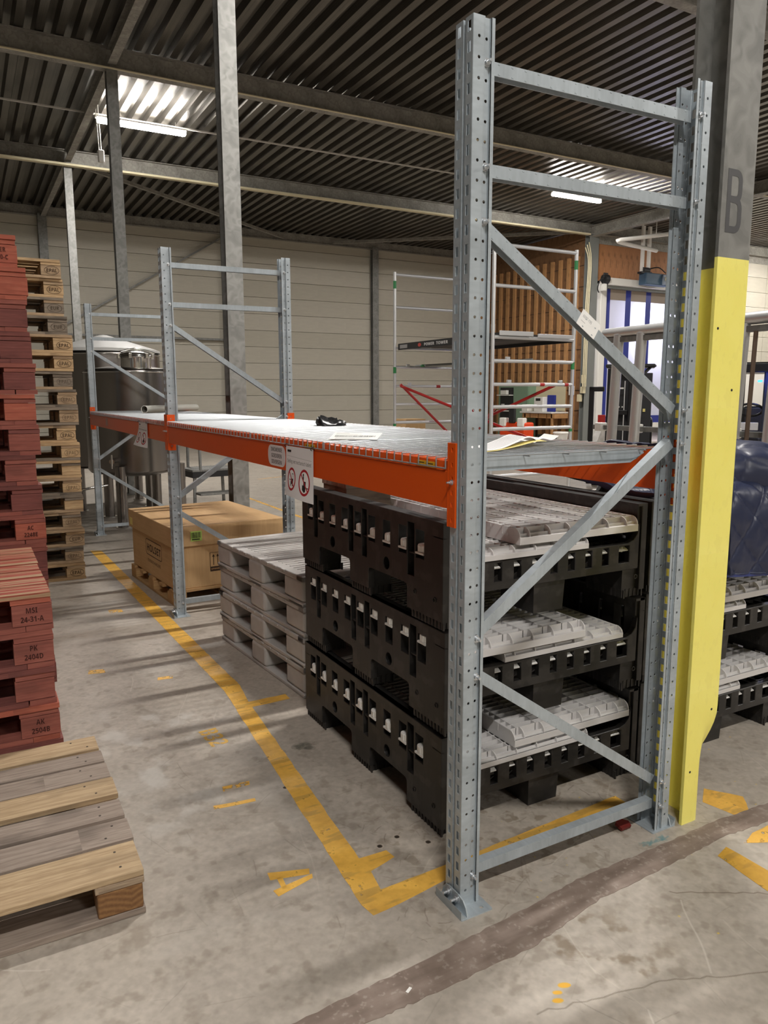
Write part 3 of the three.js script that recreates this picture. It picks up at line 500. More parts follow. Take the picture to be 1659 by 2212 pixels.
{
  const t = canvasTex(512, 256, (c, w, h) => { c.fillStyle = '#e9e7ea'; c.fillRect(0, 0, w, h); c.strokeStyle = '#fff'; c.lineWidth = 10; c.strokeRect(5, 5, w - 10, h - 10); c.fillStyle = '#26262a'; c.textAlign = 'center'; c.font = 'bold 68px sans-serif'; c.fillText('INKOMENDE', w / 2, 78, 330); c.fillText('GOEDEREN', w / 2, 154, 310); c.fillText('DIVERSEN', w / 2, 230, 310); });
  const s = roundRect(-.105, .105, -.046, .046, .044), g = ext(s, .0006, 0, 10); const p = g.attributes.position, uv = g.attributes.uv; for (let i = 0; i < p.count; i++) uv.setXY(i, (p.getX(i) + .105) / .21, (p.getY(i) + .046) / .092);
  g.rotateY(-Math.PI / 2); g.translate(-.0062, 1.279, -1.45);
  tag(part('beam_label', g, std(0xffffff, .5, 0, { map: t }), scene, { keepUV: true }), 'white round-ended INKOMENDE GOEDEREN DIVERSEN label on the front beam', 'label');
  const yt = canvasTex(256, 64, (c, w, h) => { c.fillStyle = '#e8b020'; c.fillRect(0, 0, w, h); c.fillStyle = '#4a3a10'; c.fillRect(14, 16, 90, 12); c.fillRect(150, 20, 80, 12); c.fillRect(14, 40, 40, 6); });
  const ym = std(0xffffff, .5, 0, { map: yt });
  const sticker = (z, l) => { const q = new THREE.BoxGeometry(.1, .018, .0008); q.rotateY(-Math.PI / 2); q.translate(-.0045, 1.342, z); tag(part('load_sticker', q, ym, scene, { keepUV: true }), l, 'sticker', 'yellow load stickers'); };
  sticker(-.205, 'yellow load sticker on the front beam end by the yellow column'); sticker(-1.08, 'yellow load sticker above the hanging notice'); sticker(-2.72, 'yellow load sticker on the front beam towards the middle frame');
  const gt = new THREE.BoxGeometry(.12, .07, .0008); gt.rotateY(-Math.PI / 2); gt.translate(-.0068, 1.285, -6.0); tag(part('clear_sticker', gt, std(0xb0583a, .3)), 'translucent sticker on the beam before the steel tank', 'sticker');
}
// things lying on the decks
{
  const t = canvasTex(512, 256, (c, w, h) => { c.fillStyle = '#f4f4f0'; c.fillRect(0, 0, w, h); c.fillStyle = '#222'; for (let x = 40; x < 470;) { const q = 2 + rnd() * 7; c.fillRect(x, 110, q, 52); x += q + 2 + rnd() * 8; } c.fillStyle = '#888'; for (let i = 0; i < 4; i++) c.fillRect(30, 24 + i * 18, 120 + rnd() * 160, 5); for (let i = 0; i < 3; i++) c.fillRect(60, 190 + i * 18, 200 + rnd() * 180, 6); });
  const g = new THREE.BoxGeometry(.2, .0008, .1); g.rotateZ(.0); g.rotateX(.22); g.rotateY(-.72); g.translate(.17, 1.381, -1.02);
  tag(part('barcode_sheet', g, std(0xffffff, .7, 0, { map: t }), scene, { keepUV: true }), 'white barcode sheet lying on the wire deck above the notice', 'paper');
  const sheet = (pts, w, mat, label, mp) => { const c = new THREE.CatmullRomCurve3(pts.map(p => V(...p))), n = 24, pos = [], idx = [], uv = []; for (let i = 0; i <= n; i++) { const p = c.getPoint(i / n); for (let k = 0; k < 2; k++) { pos.push(p.x + k * w[0], p.y + k * w[1], p.z + k * w[2]); uv.push(i / n, k); } if (i < n) idx.push(2 * i, 2 * i + 1, 2 * i + 2, 2 * i + 1, 2 * i + 3, 2 * i + 2); } const q = new THREE.BufferGeometry(); q.setAttribute('position', new THREE.Float32BufferAttribute(pos, 3)); q.setAttribute('uv', new THREE.Float32BufferAttribute(uv, 2)); q.setIndex(idx); q.computeVertexNormals(); return tag(part('paper_sheet', q, mat, scene, { keepUV: true }), label, 'paper'); };
  const lines = canvasTex(256, 128, (c, w, h) => { c.fillStyle = '#eceaea'; c.fillRect(0, 0, w, h); c.fillStyle = '#a9a9ac'; for (let i = 0; i < 7; i++) c.fillRect(20, 16 + i * 14, 140 + rnd() * 70, 4); });
  sheet([[.2, 1.372, -.2], [.32, 1.372, -.26], [.42, 1.385, -.31], [.52, 1.398, -.36], [.6, 1.376, -.4]], [.05, .002, -.17], std(0xffffff, .75, 0, { map: lines }), 'curled printed sheet lying on the deck beside the upright');
  sheet([[.16, 1.37, -.17], [.3, 1.37, -.235], [.42, 1.376, -.29], [.53, 1.384, -.335], [.6, 1.382, -.36]], [.03, .001, -.07], M.yellowPaper, 'yellow slip under the curled printed sheet');
  sheet([[.62, 1.371, -.45], [.67, 1.384, -.47], [.74, 1.376, -.49], [.78, 1.39, -.5]], [.03, .002, -.12], M.paper, 'small crumpled white paper lying on the deck');
  const tubeT = thing('plastic_tube', 'grey plastic tube lying across the wire deck', 'tube', [0, 0, 0]); part('body', [new THREE.CylinderGeometry(.035, .035, 1.05, 18, 1, true).rotateZ(Math.PI / 2).rotateY(.83).translate(.67, 1.405, -6.2)], std(0xa9a89f, .45), tubeT); part('end_ring', [new THREE.TorusGeometry(.034, .003, 6, 18).rotateY(Math.PI / 2 + .83).translate(.315, 1.405, -5.81)], M.white, tubeT);
  const foil = new THREE.SphereGeometry(.16, 22, 14); { const p = foil.attributes.position; for (let i = 0; i < p.count; i++) { const x = p.getX(i), y = p.getY(i), z = p.getZ(i), k = .6 + .9 * fbm(x * 12 + 5, z * 12 + y * 9 + 8, 3, 512); p.setXYZ(i, x * k * .5, Math.max(0, y) * Math.pow(k, 3) * .24, z * k * .5); } foil.computeVertexNormals(); }
  tag(part('black_foil', foil.translate(.66, 1.369, -2.3), std(0x17181a, .3)), 'crumpled black plastic foil lying on the deck', 'plastic foil');
}

// ---------------------------------------------------------------- black plastic pallets with raised sides
const windowsU = i => [.12 + .1197 * i, .176 + .1197 * i];
const BU = { w: .95, l: 1.2, h: .372 };
const sideOuterGeo = (() => {
  const f = .118, outline = new THREE.Shape(); const o = outline;
  o.moveTo(0, .03); o.lineTo(.235, .03); o.lineTo(.235, f - .02); o.quadraticCurveTo(.235, f, .255, f); o.lineTo(.515, f); o.quadraticCurveTo(.535, f, .535, f - .02); o.lineTo(.535, .03); o.lineTo(.70, .03); o.lineTo(.70, f - .02); o.quadraticCurveTo(.70, f, .72, f); o.lineTo(.99, f); o.quadraticCurveTo(1.01, f, 1.01, f - .02); o.lineTo(1.01, .03); o.lineTo(1.2, .03); o.lineTo(1.2, .372); o.lineTo(0, .372); o.closePath();
  for (let i = 0; i < 9; i++) holeRect(o, windowsU(i)[0], windowsU(i)[1], .225, .326);
  for (const [a, b] of [[.186, .232], [.548, .59], [.668, .71], [1.026, 1.066]]) holeRect(o, a, b, .153, .345);
  for (const u of [.389, .868]) holeCirc(o, u, .162, .026);
  const inner = poly([[.01, .12], [1.19, .12], [1.19, .365], [.01, .365]]); for (let i = 0; i < 9; i++) holeRect(inner, windowsU(i)[0], windowsU(i)[1], .225, .326);
  const ring = [.389, .868].map(u => new THREE.TorusGeometry(.027, .003, 6, 18).translate(u, .162, .001));
  const shelves = [[.186, .232], [.548, .59], [.668, .71], [1.026, 1.066]].map(([a, b]) => b2(a, b, .232, .237, .004, .026)); const out = ext(o, .026, .0015, 6), inn = xf(ext(inner, .016), 0, 0, .026), rim = b2(0, 1.2, .362, .372, .002, .05);
  const band = [0, 1].map(k => b2(k ? 1.14 : 0, k ? 1.2 : .06, .317, .32, -.0015, .01));
  const g = mergeGeometries([out, inn, rim, ...ring, ...band, ...shelves].map(prep)); g.rotateY(Math.PI / 2); return merge(g, { grain: 1 });
})();
const endBandGeo = (() => {
  const s = poly([[.04, .117], [.91, .117], [.91, .3], [.9, .255], [.88, .232], [.85, .222], [.1, .222], [.07, .232], [.05, .255], [.04, .3]]);
  for (const x of [.042, .127, .211, .297, .38, .466, .549, .634, .719]) holeRect(s, x, x + .033, .147, .213); holeRect(s, .805, .86, .147, .213);
  const dia = [.127, .211, .297, .38, .466, .549, .634, .719].map(x => bar([x, .15, -.02], [x + .03, .165, -.02], .003, .003));
  return merge([ext(s, .022, .002).translate(0, 0, -.022), ...dia, b2(.05, .9, .117, .121, -.06, -.02)]);
})();
const footGeo = (w, d) => { const g = new THREE.BoxGeometry(w, .117, d, 1, 1, 1), p = g.attributes.position; for (let i = 0; i < p.count; i++) if (p.getY(i) < 0) { p.setX(i, p.getX(i) * .94); p.setZ(i, p.getZ(i) * .95); } g.computeVertexNormals(); g.translate(0, .0585, 0); const fl = []; if (w < .12) for (let i = 0; i <= Math.floor(w / .022); i++) for (const s of [-1, 1]) fl.push(bx(.008, .032, .006, -w / 2 * .9 + i * .022, .017, s * d / 2 * .955)); if (w < .12) for (let i = 0; i <= Math.floor(d / .022); i++) for (const s of [-1, 1]) fl.push(bx(.006, .032, .008, s * w / 2 * .95, .017, -d / 2 * .9 + i * .022)); return merge([g, ...fl]); };
const footGeos = { c: footGeo(.1, .2), cm: footGeo(.1, .155), m: footGeo(.147, .2), mm: footGeo(.147, .155) };
const deckGeo = (() => { const l = []; for (let i = 0; i < 20; i++) l.push(b2(.045, .905, .195, .215, -.04 - i * .059, -.046 - i * .059)); for (let i = 0; i < 15; i++) l.push(b2(.06 + i * .059, .066 + i * .059, .195, .213, -.03, -1.17)); for (const z of [-.1, -.6, -1.1]) l.push(b2(.05, .9, .118, .2, z, z - .02)); l.push(b2(.05, .9, .185, .188, -.03, -1.17)); return merge(l); })();
const clipGeo = merge([rb(.034, .034, .046, .009, 0, .017, 0, 0, 0, 0, 2), b2(-.021, .018, -.003, .004, -.027, .027), b2(-.02, .014, .006, .028, -.008, .008)]);
const endClipGeo = merge([bx(.027, .004, .03, 0, 0, 0, .5), bx(.027, .018, .005, 0, .006, -.012), bx(.004, .02, .02, -.008, -.004, -.006)]);
function blackPallet(x0, y0, z0, clipV, label, flags = {}) {
  const t = thing('plastic_pallet', label, 'plastic pallet', [x0, y0, z0], 0, 'black plastic pallets');
  const a = part('side_wall', sideOuterGeo, M.black, t, { shared: true });
  const b = part('side_wall', sideOuterGeo, M.black, t, { shared: true }); b.rotation.y = Math.PI; b.position.set(BU.w, 0, -BU.l);
  part('end_band', endBandGeo, M.black, t, { shared: true }); const e2 = part('end_band', endBandGeo, M.black, t, { shared: true }); e2.rotation.y = Math.PI; e2.position.set(BU.w, 0, -BU.l);
  for (const [u, mid] of [[.115, 0], [.6175, 1], [1.1, 0]]) for (const [x, k] of [[.055, 'c'], [.4765, 'm'], [.895, 'c']]) { const f = part('foot', footGeos[k + (mid ? 'm' : '')], M.black, t, { shared: true }); f.position.set(x, 0, -u); }
  part('deck', deckGeo, M.black, t, { shared: true });
  for (let i = 0; i < 9; i++) { const c = part('clip', clipGeo, M.clip, t, { shared: true }); c.position.set(.017, clipV, -(windowsU(i)[0] + .028)); if (flags.double && i % 2 === 0) { const q = part('clip', clipGeo, M.clip, t, { shared: true }); q.position.set(.07, clipV + .028, -(windowsU(i)[0] + .036)); } }
  for (const x of [.1435, .2275, .3135, .3965, .4825, .5655, .6505, .7355, .818, .845]) { const c = part('clip', endClipGeo, M.clip, t, { shared: true }); c.position.set(x, .2, -.018); }
  for (const x of [.9]) part('rivet', [new THREE.TorusGeometry(.008, .002, 6, 14).translate(x, .085, .001)], M.black, t);
  for (const [z, y] of [[-.05, .1], [-.18, .1]]) part('rivet', [new THREE.TorusGeometry(.008, .002, 6, 14).rotateY(Math.PI / 2).translate(-.003, y, z)], M.black, t);
  return t;
}
// grey lattice trays
function trayGeos(w, l, h) {
  const lat = [], rim = [], f = h * .46;
  for (let x = .03; x < w - .02; x += .092) lat.push(b2(x, x + .0045, h - .03, h, -.036, -l + .02));
  for (let z = .06; z < l - .03; z += .034) lat.push(b2(.01, w - .01, h - .024, h - .001, -z, -z - .005));
  lat.push(b2(.01, w - .01, .004, .008, -.04, -l + .01));
  const q = []; for (let i = 0; i <= 6; i++) { const a = i / 6 * Math.PI / 2; q.push([.036 - .034 * Math.cos(a), f + (h - f) * Math.sin(a)]); } const rs = poly([[.002, .002], ...q, [.036, .002]]);
  const at = [.0, .045, .14, .235, .33, .425, w - .06, w - .004].filter(v => v < w);
  for (const x of at) rim.push(xf(ext(rs, .004), x, 0, 0, 0, Math.PI / 2));
  rim.push(b2(0, w, f * .95, f * 1.4, -.016, -.018));
  rim.push(r2(0, w, 0, f, .001, -.005, .0015), b2(0, w, 0, h - .002, -.036, -.039), b2(0, w, f - .004, f, 0, -.038), b2(0, .005, 0, f, 0, -l), b2(w - .005, w, 0, f, 0, -l), b2(0, w, 0, h - .01, -l, -l + .005), r2(0, .01, .01, h, -.03, -l, .003), r2(w - .01, w, .01, h, -.03, -l, .003));
  for (let z = .1; z < l; z += .07) rim.push(b2(-.0015, .003, f, h - .004, -z, -z - .003));
  return [merge(lat), merge(rim)];
}
const trayLow = trayGeos(.58, 1.13, .042), trayHigh = trayGeos(.58, 1.13, .058);
function tray(x, y, z, ry, label) { const t = thing('lattice_tray', label, 'plastic tray', [x, y, z], ry, 'grey lattice trays'), g = label.includes('lower') ? trayLow : trayHigh; part('lattice', g[0], M.plate, t, { shared: true }); part('rim', g[1], M.plate, t, { shared: true }); }
const BX = .15, BZ = -.335, PITCH = .3775, levels = ['bottom', 'middle', 'top'];
for (let k = 0; k < 3; k++) blackPallet(BX + [0, .006, 0][k], k * PITCH, BZ + [0, .004, -.003][k], [.252, .296, .243][k], `black plastic pallet with raised sides, ${levels[k]} of the stack inside the rack`, { double: k === 2 });
for (let k = 0; k < 3; k++) blackPallet(1.14 + .006 * k, k * PITCH, -.36, .25, `black plastic pallet with raised sides, ${levels[k]} of the stack behind the yellow column`);
tray(BX + .06, 2 * PITCH + .225, BZ + .006, 0, 'grey lattice tray, lower of the pair on the top black pallet in the rack');
tray(BX + .316, 2 * PITCH + .2675, BZ + .004, 0, 'grey lattice tray, upper of the pair on the top black pallet in the rack');
tray(BX + .262, PITCH + .225, BZ + .004, 0, 'grey lattice tray, lower of the pair on the middle black pallet in the rack');
tray(BX + .048, PITCH + .2675, BZ + .02, 0, 'grey lattice tray, upper of the pair on the middle black pallet in the rack');
tray(BX + .09, .225, BZ + .012, 0, 'grey lattice tray, lower of the pair on the bottom black pallet in the rack');
tray(BX + .315, .2675, BZ + .006, 0, 'grey lattice tray, upper of the pair on the bottom black pallet in the rack');
tray(1.2, PITCH + .225, -.36, 0, 'grey lattice tray, lower of the pair on the middle pallet behind the column');
tray(1.45, PITCH + .2675, -.365, 0, 'grey lattice tray, upper of the pair on the middle pallet behind the column');
tray(1.2, .225, -.36, 0, 'grey lattice tray, lower of the pair on the bottom pallet behind the column');
tray(1.45, .2675, -.362, 0, 'grey lattice tray, upper of the pair on the bottom pallet behind the column');
// weathered boards on the far end of the top pallet
{
  const t = thing('wooden_crate', 'weathered grey-brown wooden crate at the far end of the top black pallet', 'crate', [.335, 2 * PITCH + .268, -1.34], .0);
  const K = .11; part('board', [b2(-K, K, 0, .12, -.1, -.12)], WM.epal[2], t); part('board', [b2(-K, K, 0, .12, .1, .12)], WM.epal[2], t, { ou: .4 }); part('board', [b2(-K, -K + .02, 0, .12, -.1, .1)], WM.epal[2], t, { grain: 2 }); part('board', [b2(K - .02, K, 0, .12, -.1, .1)], WM.epal[2], t, { grain: 2 }); part('lid_board', [b2(-K - .005, K + .005, .12, .142, -.125, .125)], WM.front[1], t, { ou: .2 });
}

// ---------------------------------------------------------------- light grey plastic pallets
const greyGeos = (() => {
  const w = .8, l = 1.16, H = .161, top = [], cell = [];
  const N = 24; for (let i = 0; i < N; i++) { const z = -.03 - i * (l - .06) / N; top.push(b2(.03, w - .03, H - .012, H - .001, z, z - (l - .06) / N + .011)); }
  for (const [zz, n] of [[-.24, 4], [-.66, 4]]) for (let i = 0; i <= n; i++) cell.push(b2(.06, .13, H - .012, H, zz - i * .05, zz - i * .05 - .012));
  for (const x of [.0, w - .06]) top.push(r2(x, x + .06, H - .03, H, 0, -l, .008, 2)); for (const z of [0, -l + .07]) top.push(r2(0, w, H - .03, H, z, z - .07, .008, 2));
  top.push(b2(.02, w - .02, H - .03, H - .014, -.02, -l + .02));
  const notch = []; for (let i = 0; i < 8; i++) notch.push(r2(-.004, .02, H - .014, H - .0005, -.2 - i * .1, -.24 - i * .1, .004));
  const skid = []; for (const x of [0, .34, w - .12]) skid.push(r2(x, x + .12, 0, .022, 0, -l, .006)); for (const z of [0, -.5, -l + .16]) skid.push(r2(0, w, 0, .018, z, z - .16, .006));
  const block = (bw, bd) => { const g = new RoundedBoxGeometry(bw, .12, bd, 3, .022), p = g.attributes.position; for (let i = 0; i < p.count; i++) p.setY(i, p.getY(i) + .0); return merge(g.translate(0, .08, 0)); };
  return { top: merge([...top, ...notch]), cell: merge(cell), skid: merge(skid), corner: block(.14, .22), mid: block(.16, .2), w, l, H };
})();
for (let k = 0; k < 4; k++) {
  const t = thing('plastic_pallet', `light grey plastic pallet, ${ORD[k]} from the floor in the stack between black pallets and box`, 'plastic pallet', [.215 + rr(-.004, .004), k * .161, -1.71], .075 + rr(-.006, .006), 'light grey plastic pallets');
  part('deck', greyGeos.top, M.greyPl, t, { shared: true }); part('grid_cells', greyGeos.cell, M.greyPl, t, { shared: true }); part('skid', greyGeos.skid, M.greyPl, t, { shared: true });
  for (const z of [-.115, -.57, -1.06]) for (const x of [.075, .4, .725]) { const m = part('block', z < -.2 && z > -1 ? greyGeos.mid : greyGeos.corner, M.greyPl, t, { shared: true }); m.position.set(x, 0, z); }
}

// ---------------------------------------------------------------- cardboard box on its pallet
{
  const th = .075, px = .45, pz = -4.375;
  const p = thing('wooden_pallet', 'pale new wooden pallet carrying the big cardboard box', 'pallet', [px, 0, pz], th);
  const lg = [-.4, 0, .4];
  for (const x of lg) part('bottom_board', [r2(x - .05, x + .05, 0, .02, -.57, .57, .003)], WM.box[0], p, { grain: 2, ou: x });
  for (const x of lg) for (const z of [-.5, 0, .5]) part('block', [b2(x - .05, x + .05, .02, .088, z - .07, z + .07)], WM.box[0], p, { ou: z, ov: x });
  for (const z of [-.52, -.26, 0, .26, .52]) part('deck_board', [r2(-.45, .45, .088, .11, z - .05, z + .05, .003)], WM.box[0], p, { ou: z });
  const b = thing('cardboard_box', 'large brown cardboard turbocharger box with telescoping lid', 'cardboard box', [px, .11, pz], th);
  part('body', [r2(-.43, .43, 0, .43, -.56, .56, .006)], M.card, b); part('lid', [r2(-.45, .45, .325, .475, -.585, .585, .006)], M.card, b);
  const ink = (w, h, W, H, draw) => std(0xffffff, .85, 0, { map: canvasTex(W, H, (c) => { c.clearRect(0, 0, W, H); c.fillStyle = c.strokeStyle = '#3f2c1c'; draw(c); }), transparent: true });
  const logo = ink(0, 0, 512, 320, c => { c.lineWidth = 8; c.beginPath(); c.roundRect(24, 14, 464, 180, 34); c.stroke(); c.font = 'bold 120px sans-serif'; c.textAlign = 'center'; c.fillText('HOLSET', 256, 150, 410); c.font = '48px sans-serif'; c.globalAlpha = .75; c.fillText('TURBOCHARGERS', 256, 280, 470); });
  part('print', [new THREE.PlaneGeometry(.46, .22).rotateY(-Math.PI / 2).translate(-.4312, .185, .05)], logo, b, { keepUV: true });
  const up = ink(0, 0, 256, 256, c => { c.lineWidth = 5; for (const x of [6, 138]) { c.strokeRect(x, 6, 110, 244); c.fillRect(x, 190, 110, 60); } c.lineWidth = 7; for (const x of [40, 82, 172, 214]) { c.beginPath(); c.moveTo(x, 170); c.lineTo(x, 50); c.stroke(); c.beginPath(); c.moveTo(x, 26); c.lineTo(x - 13, 62); c.lineTo(x + 13, 62); c.fill(); } c.fillStyle = '#c79c6a'; c.font = 'bold 26px sans-serif'; c.textAlign = 'center'; c.fillText('UPWARD', 61, 230, 96); c.fillText('UPWARD', 193, 230, 96); });
  part('print', [new THREE.PlaneGeometry(.2, .15).translate(-.06, .185, .5612)], up, b, { keepUV: true });
  const bc = std(0xffffff, .7, 0, { map: canvasTex(128, 128, (c) => { c.fillStyle = '#b6d66a'; c.fillRect(0, 0, 128, 128); c.fillStyle = '#26301a'; for (let x = 12; x < 116;) { const q = 2 + rnd() * 5; c.fillRect(x, 14, q, 74); x += q + 3; } c.fillRect(14, 98, 90, 14); }) });
  part('barcode_label', [new THREE.BoxGeometry(.085, .075, .001).translate(-.265, .4, .5865)], bc, b, { keepUV: true });
  part('tape_label', [bx(.001, .06, .08, -.4512, .38, -.5)], M.yellowPaper, b);
}

// ---------------------------------------------------------------- wooden pallets
const brd = {};
function boardGeo(w, h, d, grain, k) { const key = [w, h, d, grain, k].join(); return brd[key] = brd[key] || merge(bx(w, h, d), { grain, ou: k * .37 + w, ov: k * .061 + d }); }
function makePallet(o) {
  const { L = 1.2, D = .8, H = .144, tops, perim, mats, label, group, pos, ry = 0, stampMat } = o, t = .022, bh = H - 3 * t;
  const g = thing('wooden_pallet', label, 'pallet', pos, ry, group);
  const put = (name, w, h, d, x, y, z, grain, mat) => { const m = part(name, boardGeo(w, h, d, grain, Math.floor(rnd() * 4)), mat || pick(mats), g, { shared: true }); const js = name === 'top_board' ? [.003, .009] : name === 'block' ? [-.006, .0] : [-.008, .003]; m.position.set(x + rr(-.004, .004), y, z + (Math.abs(z) > D / 2 - .09 ? Math.sign(z) * rr(...js) : 0)); m.scale.y = .955; return m; };
  for (const [z, w] of tops) put('top_board', L, t, w, 0, H - t / 2, z, 0, o.topMat && pick(o.topMat));
  const xs = [-L / 2 + .0725, 0, L / 2 - .0725], zs = [-D / 2 + .05, 0, D / 2 - .05];
  for (const x of xs) put('stringer_board', .145, t, D, x, H - 1.5 * t, 0, 2);
  for (const x of xs) for (const z of zs) put('block', .145, bh, z ? .1 : .145, x, t + bh / 2, z, 0, o.blockMat && pick(o.blockMat));
  if (perim) { for (const z of zs) put('bottom_board', L - .2, t, .1, 0, t / 2, z, 0); for (const s of [-1, 1]) put('bottom_board', .1, t, D, s * (L / 2 - .05), t / 2, 0, 2); }
  else for (const z of zs) put('bottom_board', L, t, z ? .1 : .145, 0, t / 2, z, 0);
  if (stampMat) { const s = part('stamp', [new THREE.PlaneGeometry(.135, bh * .95)], stampMat, g, { keepUV: true }); s.position.set(L / 2 - .0725, t + bh / 2, D / 2 + .0012); }
  return g;
}
const stampMat = (draw, color = '#3a2616', a = .85) => std(0xffffff, .9, 0, { map: canvasTex(256, 128, (c, w, h) => { c.clearRect(0, 0, w, h); c.fillStyle = c.strokeStyle = color; c.globalAlpha = a; c.textAlign = 'center'; draw(c, w, h); }), transparent: true });
const oval = (s, a) => stampMat((c, w, h) => { c.lineWidth = 6; c.beginPath(); c.ellipse(w / 2 + 10, h / 2, 100, 52, 0, 0, 7); c.stroke(); c.font = 'bold 66px sans-serif'; c.fillText(s, w / 2 + 10, h / 2 + 23, 150); }, '#3a2616', a);
const ST = { epal: oval('EPAL', .9), epalFaint: oval('EPAL', .5), eur: oval('EUR', .7) };
const two = (a, b) => stampMat((c, w, h) => { c.font = 'bold 46px sans-serif'; c.fillText(a, w / 2, 52, 120); c.fillText(b, w / 2, 106, 190); }, '#3c1a16', .85);
const RS = { '24': two('MSI', '24-31-A'), pk: two('PK', '2404D'), ak: two('AK', '2504B'), old: two('AC', '2248E'), top: two('MER', '5-40-C') };
// unpainted stack
{
  const tops = [[-.3275, .145], [-.18, .1], [0, .145], [.18, .1], [.3275, .145]];
  const st = ['epal', 'epalFaint', 'eur', 'epalFaint', 0, 'epalFaint', 0, 'epalFaint', 'epal', 'epalFaint', 'epalFaint', 'epalFaint', 'epal', 'epal', 'eur', 'eur', 'epal', 'epal'];
  const tone = [1, 2, 0, 2, 1, 1, 1, 1, 0, 2, 2, 2, 0, 0, 2, 2, 0, 0];
  for (let k = 0; k < 18; k++) makePallet({ tops, mats: tone[k] === 0 ? [WM.epal[0], WM.epal[0], WM.epal[1]] : tone[k] === 1 ? [WM.epal[1], WM.epal[0], WM.epal[2]] : [WM.epal[2], WM.epal[1]], label: `unpainted wooden pallet, ${ORD[k]} from the floor in the tall bare stack`, group: 'bare wooden pallets', pos: [-.4 - .6 + rr(-.018, .018) - (k > 12 ? .02 * (k - 12) * .5 : 0) + .0, k * .1445, -4.99 - .4 + rr(-.012, .012)], ry: rr(-.012, .012), stampMat: st[k] ? ST[st[k]] : null });
}
// red stacks
{
  const D = 1.0, H = .155, tops = [-.43, -.29, -.145, 0, .145, .29, .43].map((z, i) => [z, i % 6 ? .12 : .14]);
  const redMats = [WM.red[0], WM.red[1], WM.red[2], WM.red[0]];
  const low = [null, 'ak', null, 'pk', '24'];
  for (let k = 0; k < 5; k++) makePallet({ D, H, tops, perim: true, mats: k === 2 || k === 0 ? [WM.red[0], WM.red[2]] : redMats, topMat: k === 4 ? [WM.worn[0]] : null, label: `red painted wooden pallet, ${ORD[k]} from the floor in the low red stack`, group: 'red pallets in the low stack', pos: [-.955 - .6 + [.0, -.002, -.012, -.01, -.006][k], k * H, -1.49 - .5], ry: rr(-.006, .006), stampMat: low[k] ? RS[low[k]] : null });
  const hi = { 5: 'old', 14: 'top' };
  for (let k = 0; k < 15; k++) makePallet({ D, H, tops, perim: true, mats: k > 12 ? [WM.red[1]] : (k % 4 === 1 ? [WM.red[1], WM.red[0]] : [WM.red[2], WM.red[0]]), label: `red painted wooden pallet, ${ORD[k]} from the floor in the tall red stack`, group: 'red pallets in the tall stack', pos: [-.885 - .6 + rr(-.012, .012) - (k === 14 ? .03 : 0), k * H, -2.575 - .5 + rr(-.01, .01)], ry: rr(-.008, .008), stampMat: hi[k] ? RS[hi[k]] : null });
}
// pallet lying in front of the red stack
{
  const t = thing('wooden_pallet', 'weathered single wooden pallet lying on the floor before the red stack', 'pallet', [-1.435, 0, -.96], -.01);
  const L = 1.2, D = 1.02, H = .146, tb = .022, zb = [[-.445, .125], [-.31, .1], [-.185, .12], [-.05, .135], [.115, .115], [.26, .13], [.425, .17]], wear = [2, 1, 1, 2, 1, 1, 2];
  zb.forEach(([z, w], i) => { const g = new RoundedBoxGeometry(L, tb, w, 2, .004); part('top_board', [g.translate([-.0, .004, .006, .01, .006, .008, .004][i] - .004, H - tb / 2, z)], WM.front[wear[i]], t, { ou: i * .31, ov: i * .077 }); });
  const xs = [-L / 2 + .07, 0, L / 2 - .07];
  for (const x of xs) part('stringer_board', [r2(x - .07, x + .07, H - 2 * tb, H - tb, -.51, .51, .003)], WM.front[0], t, { grain: 2, ou: x });
  for (const x of xs) for (const z of [-.45, 0, .44]) part('block', [r2(x - .065, x + .065, tb, H - 2 * tb, z - .07, z + .07, .006)], endGrain, t, { ou: z, ov: x });
  for (const [z, w] of [[-.45, .1], [0, .12], [.44, .14]]) part('bottom_board', [r2(-L / 2, L / 2, 0, tb, z - w / 2, z + w / 2, .003)], WM.front[1], t, { ou: z + .5 });
  const nails = []; zb.forEach(([z, w]) => { for (const x of xs) for (const k of [-.25, .25]) nails.push(new THREE.CylinderGeometry(.004, .004, .001, 8).translate(x + rr(-.03, .03), H + .0005, z + k * w)); });
  part('nail_heads', nails, std(0x4a4038, .6, .3), t);
}

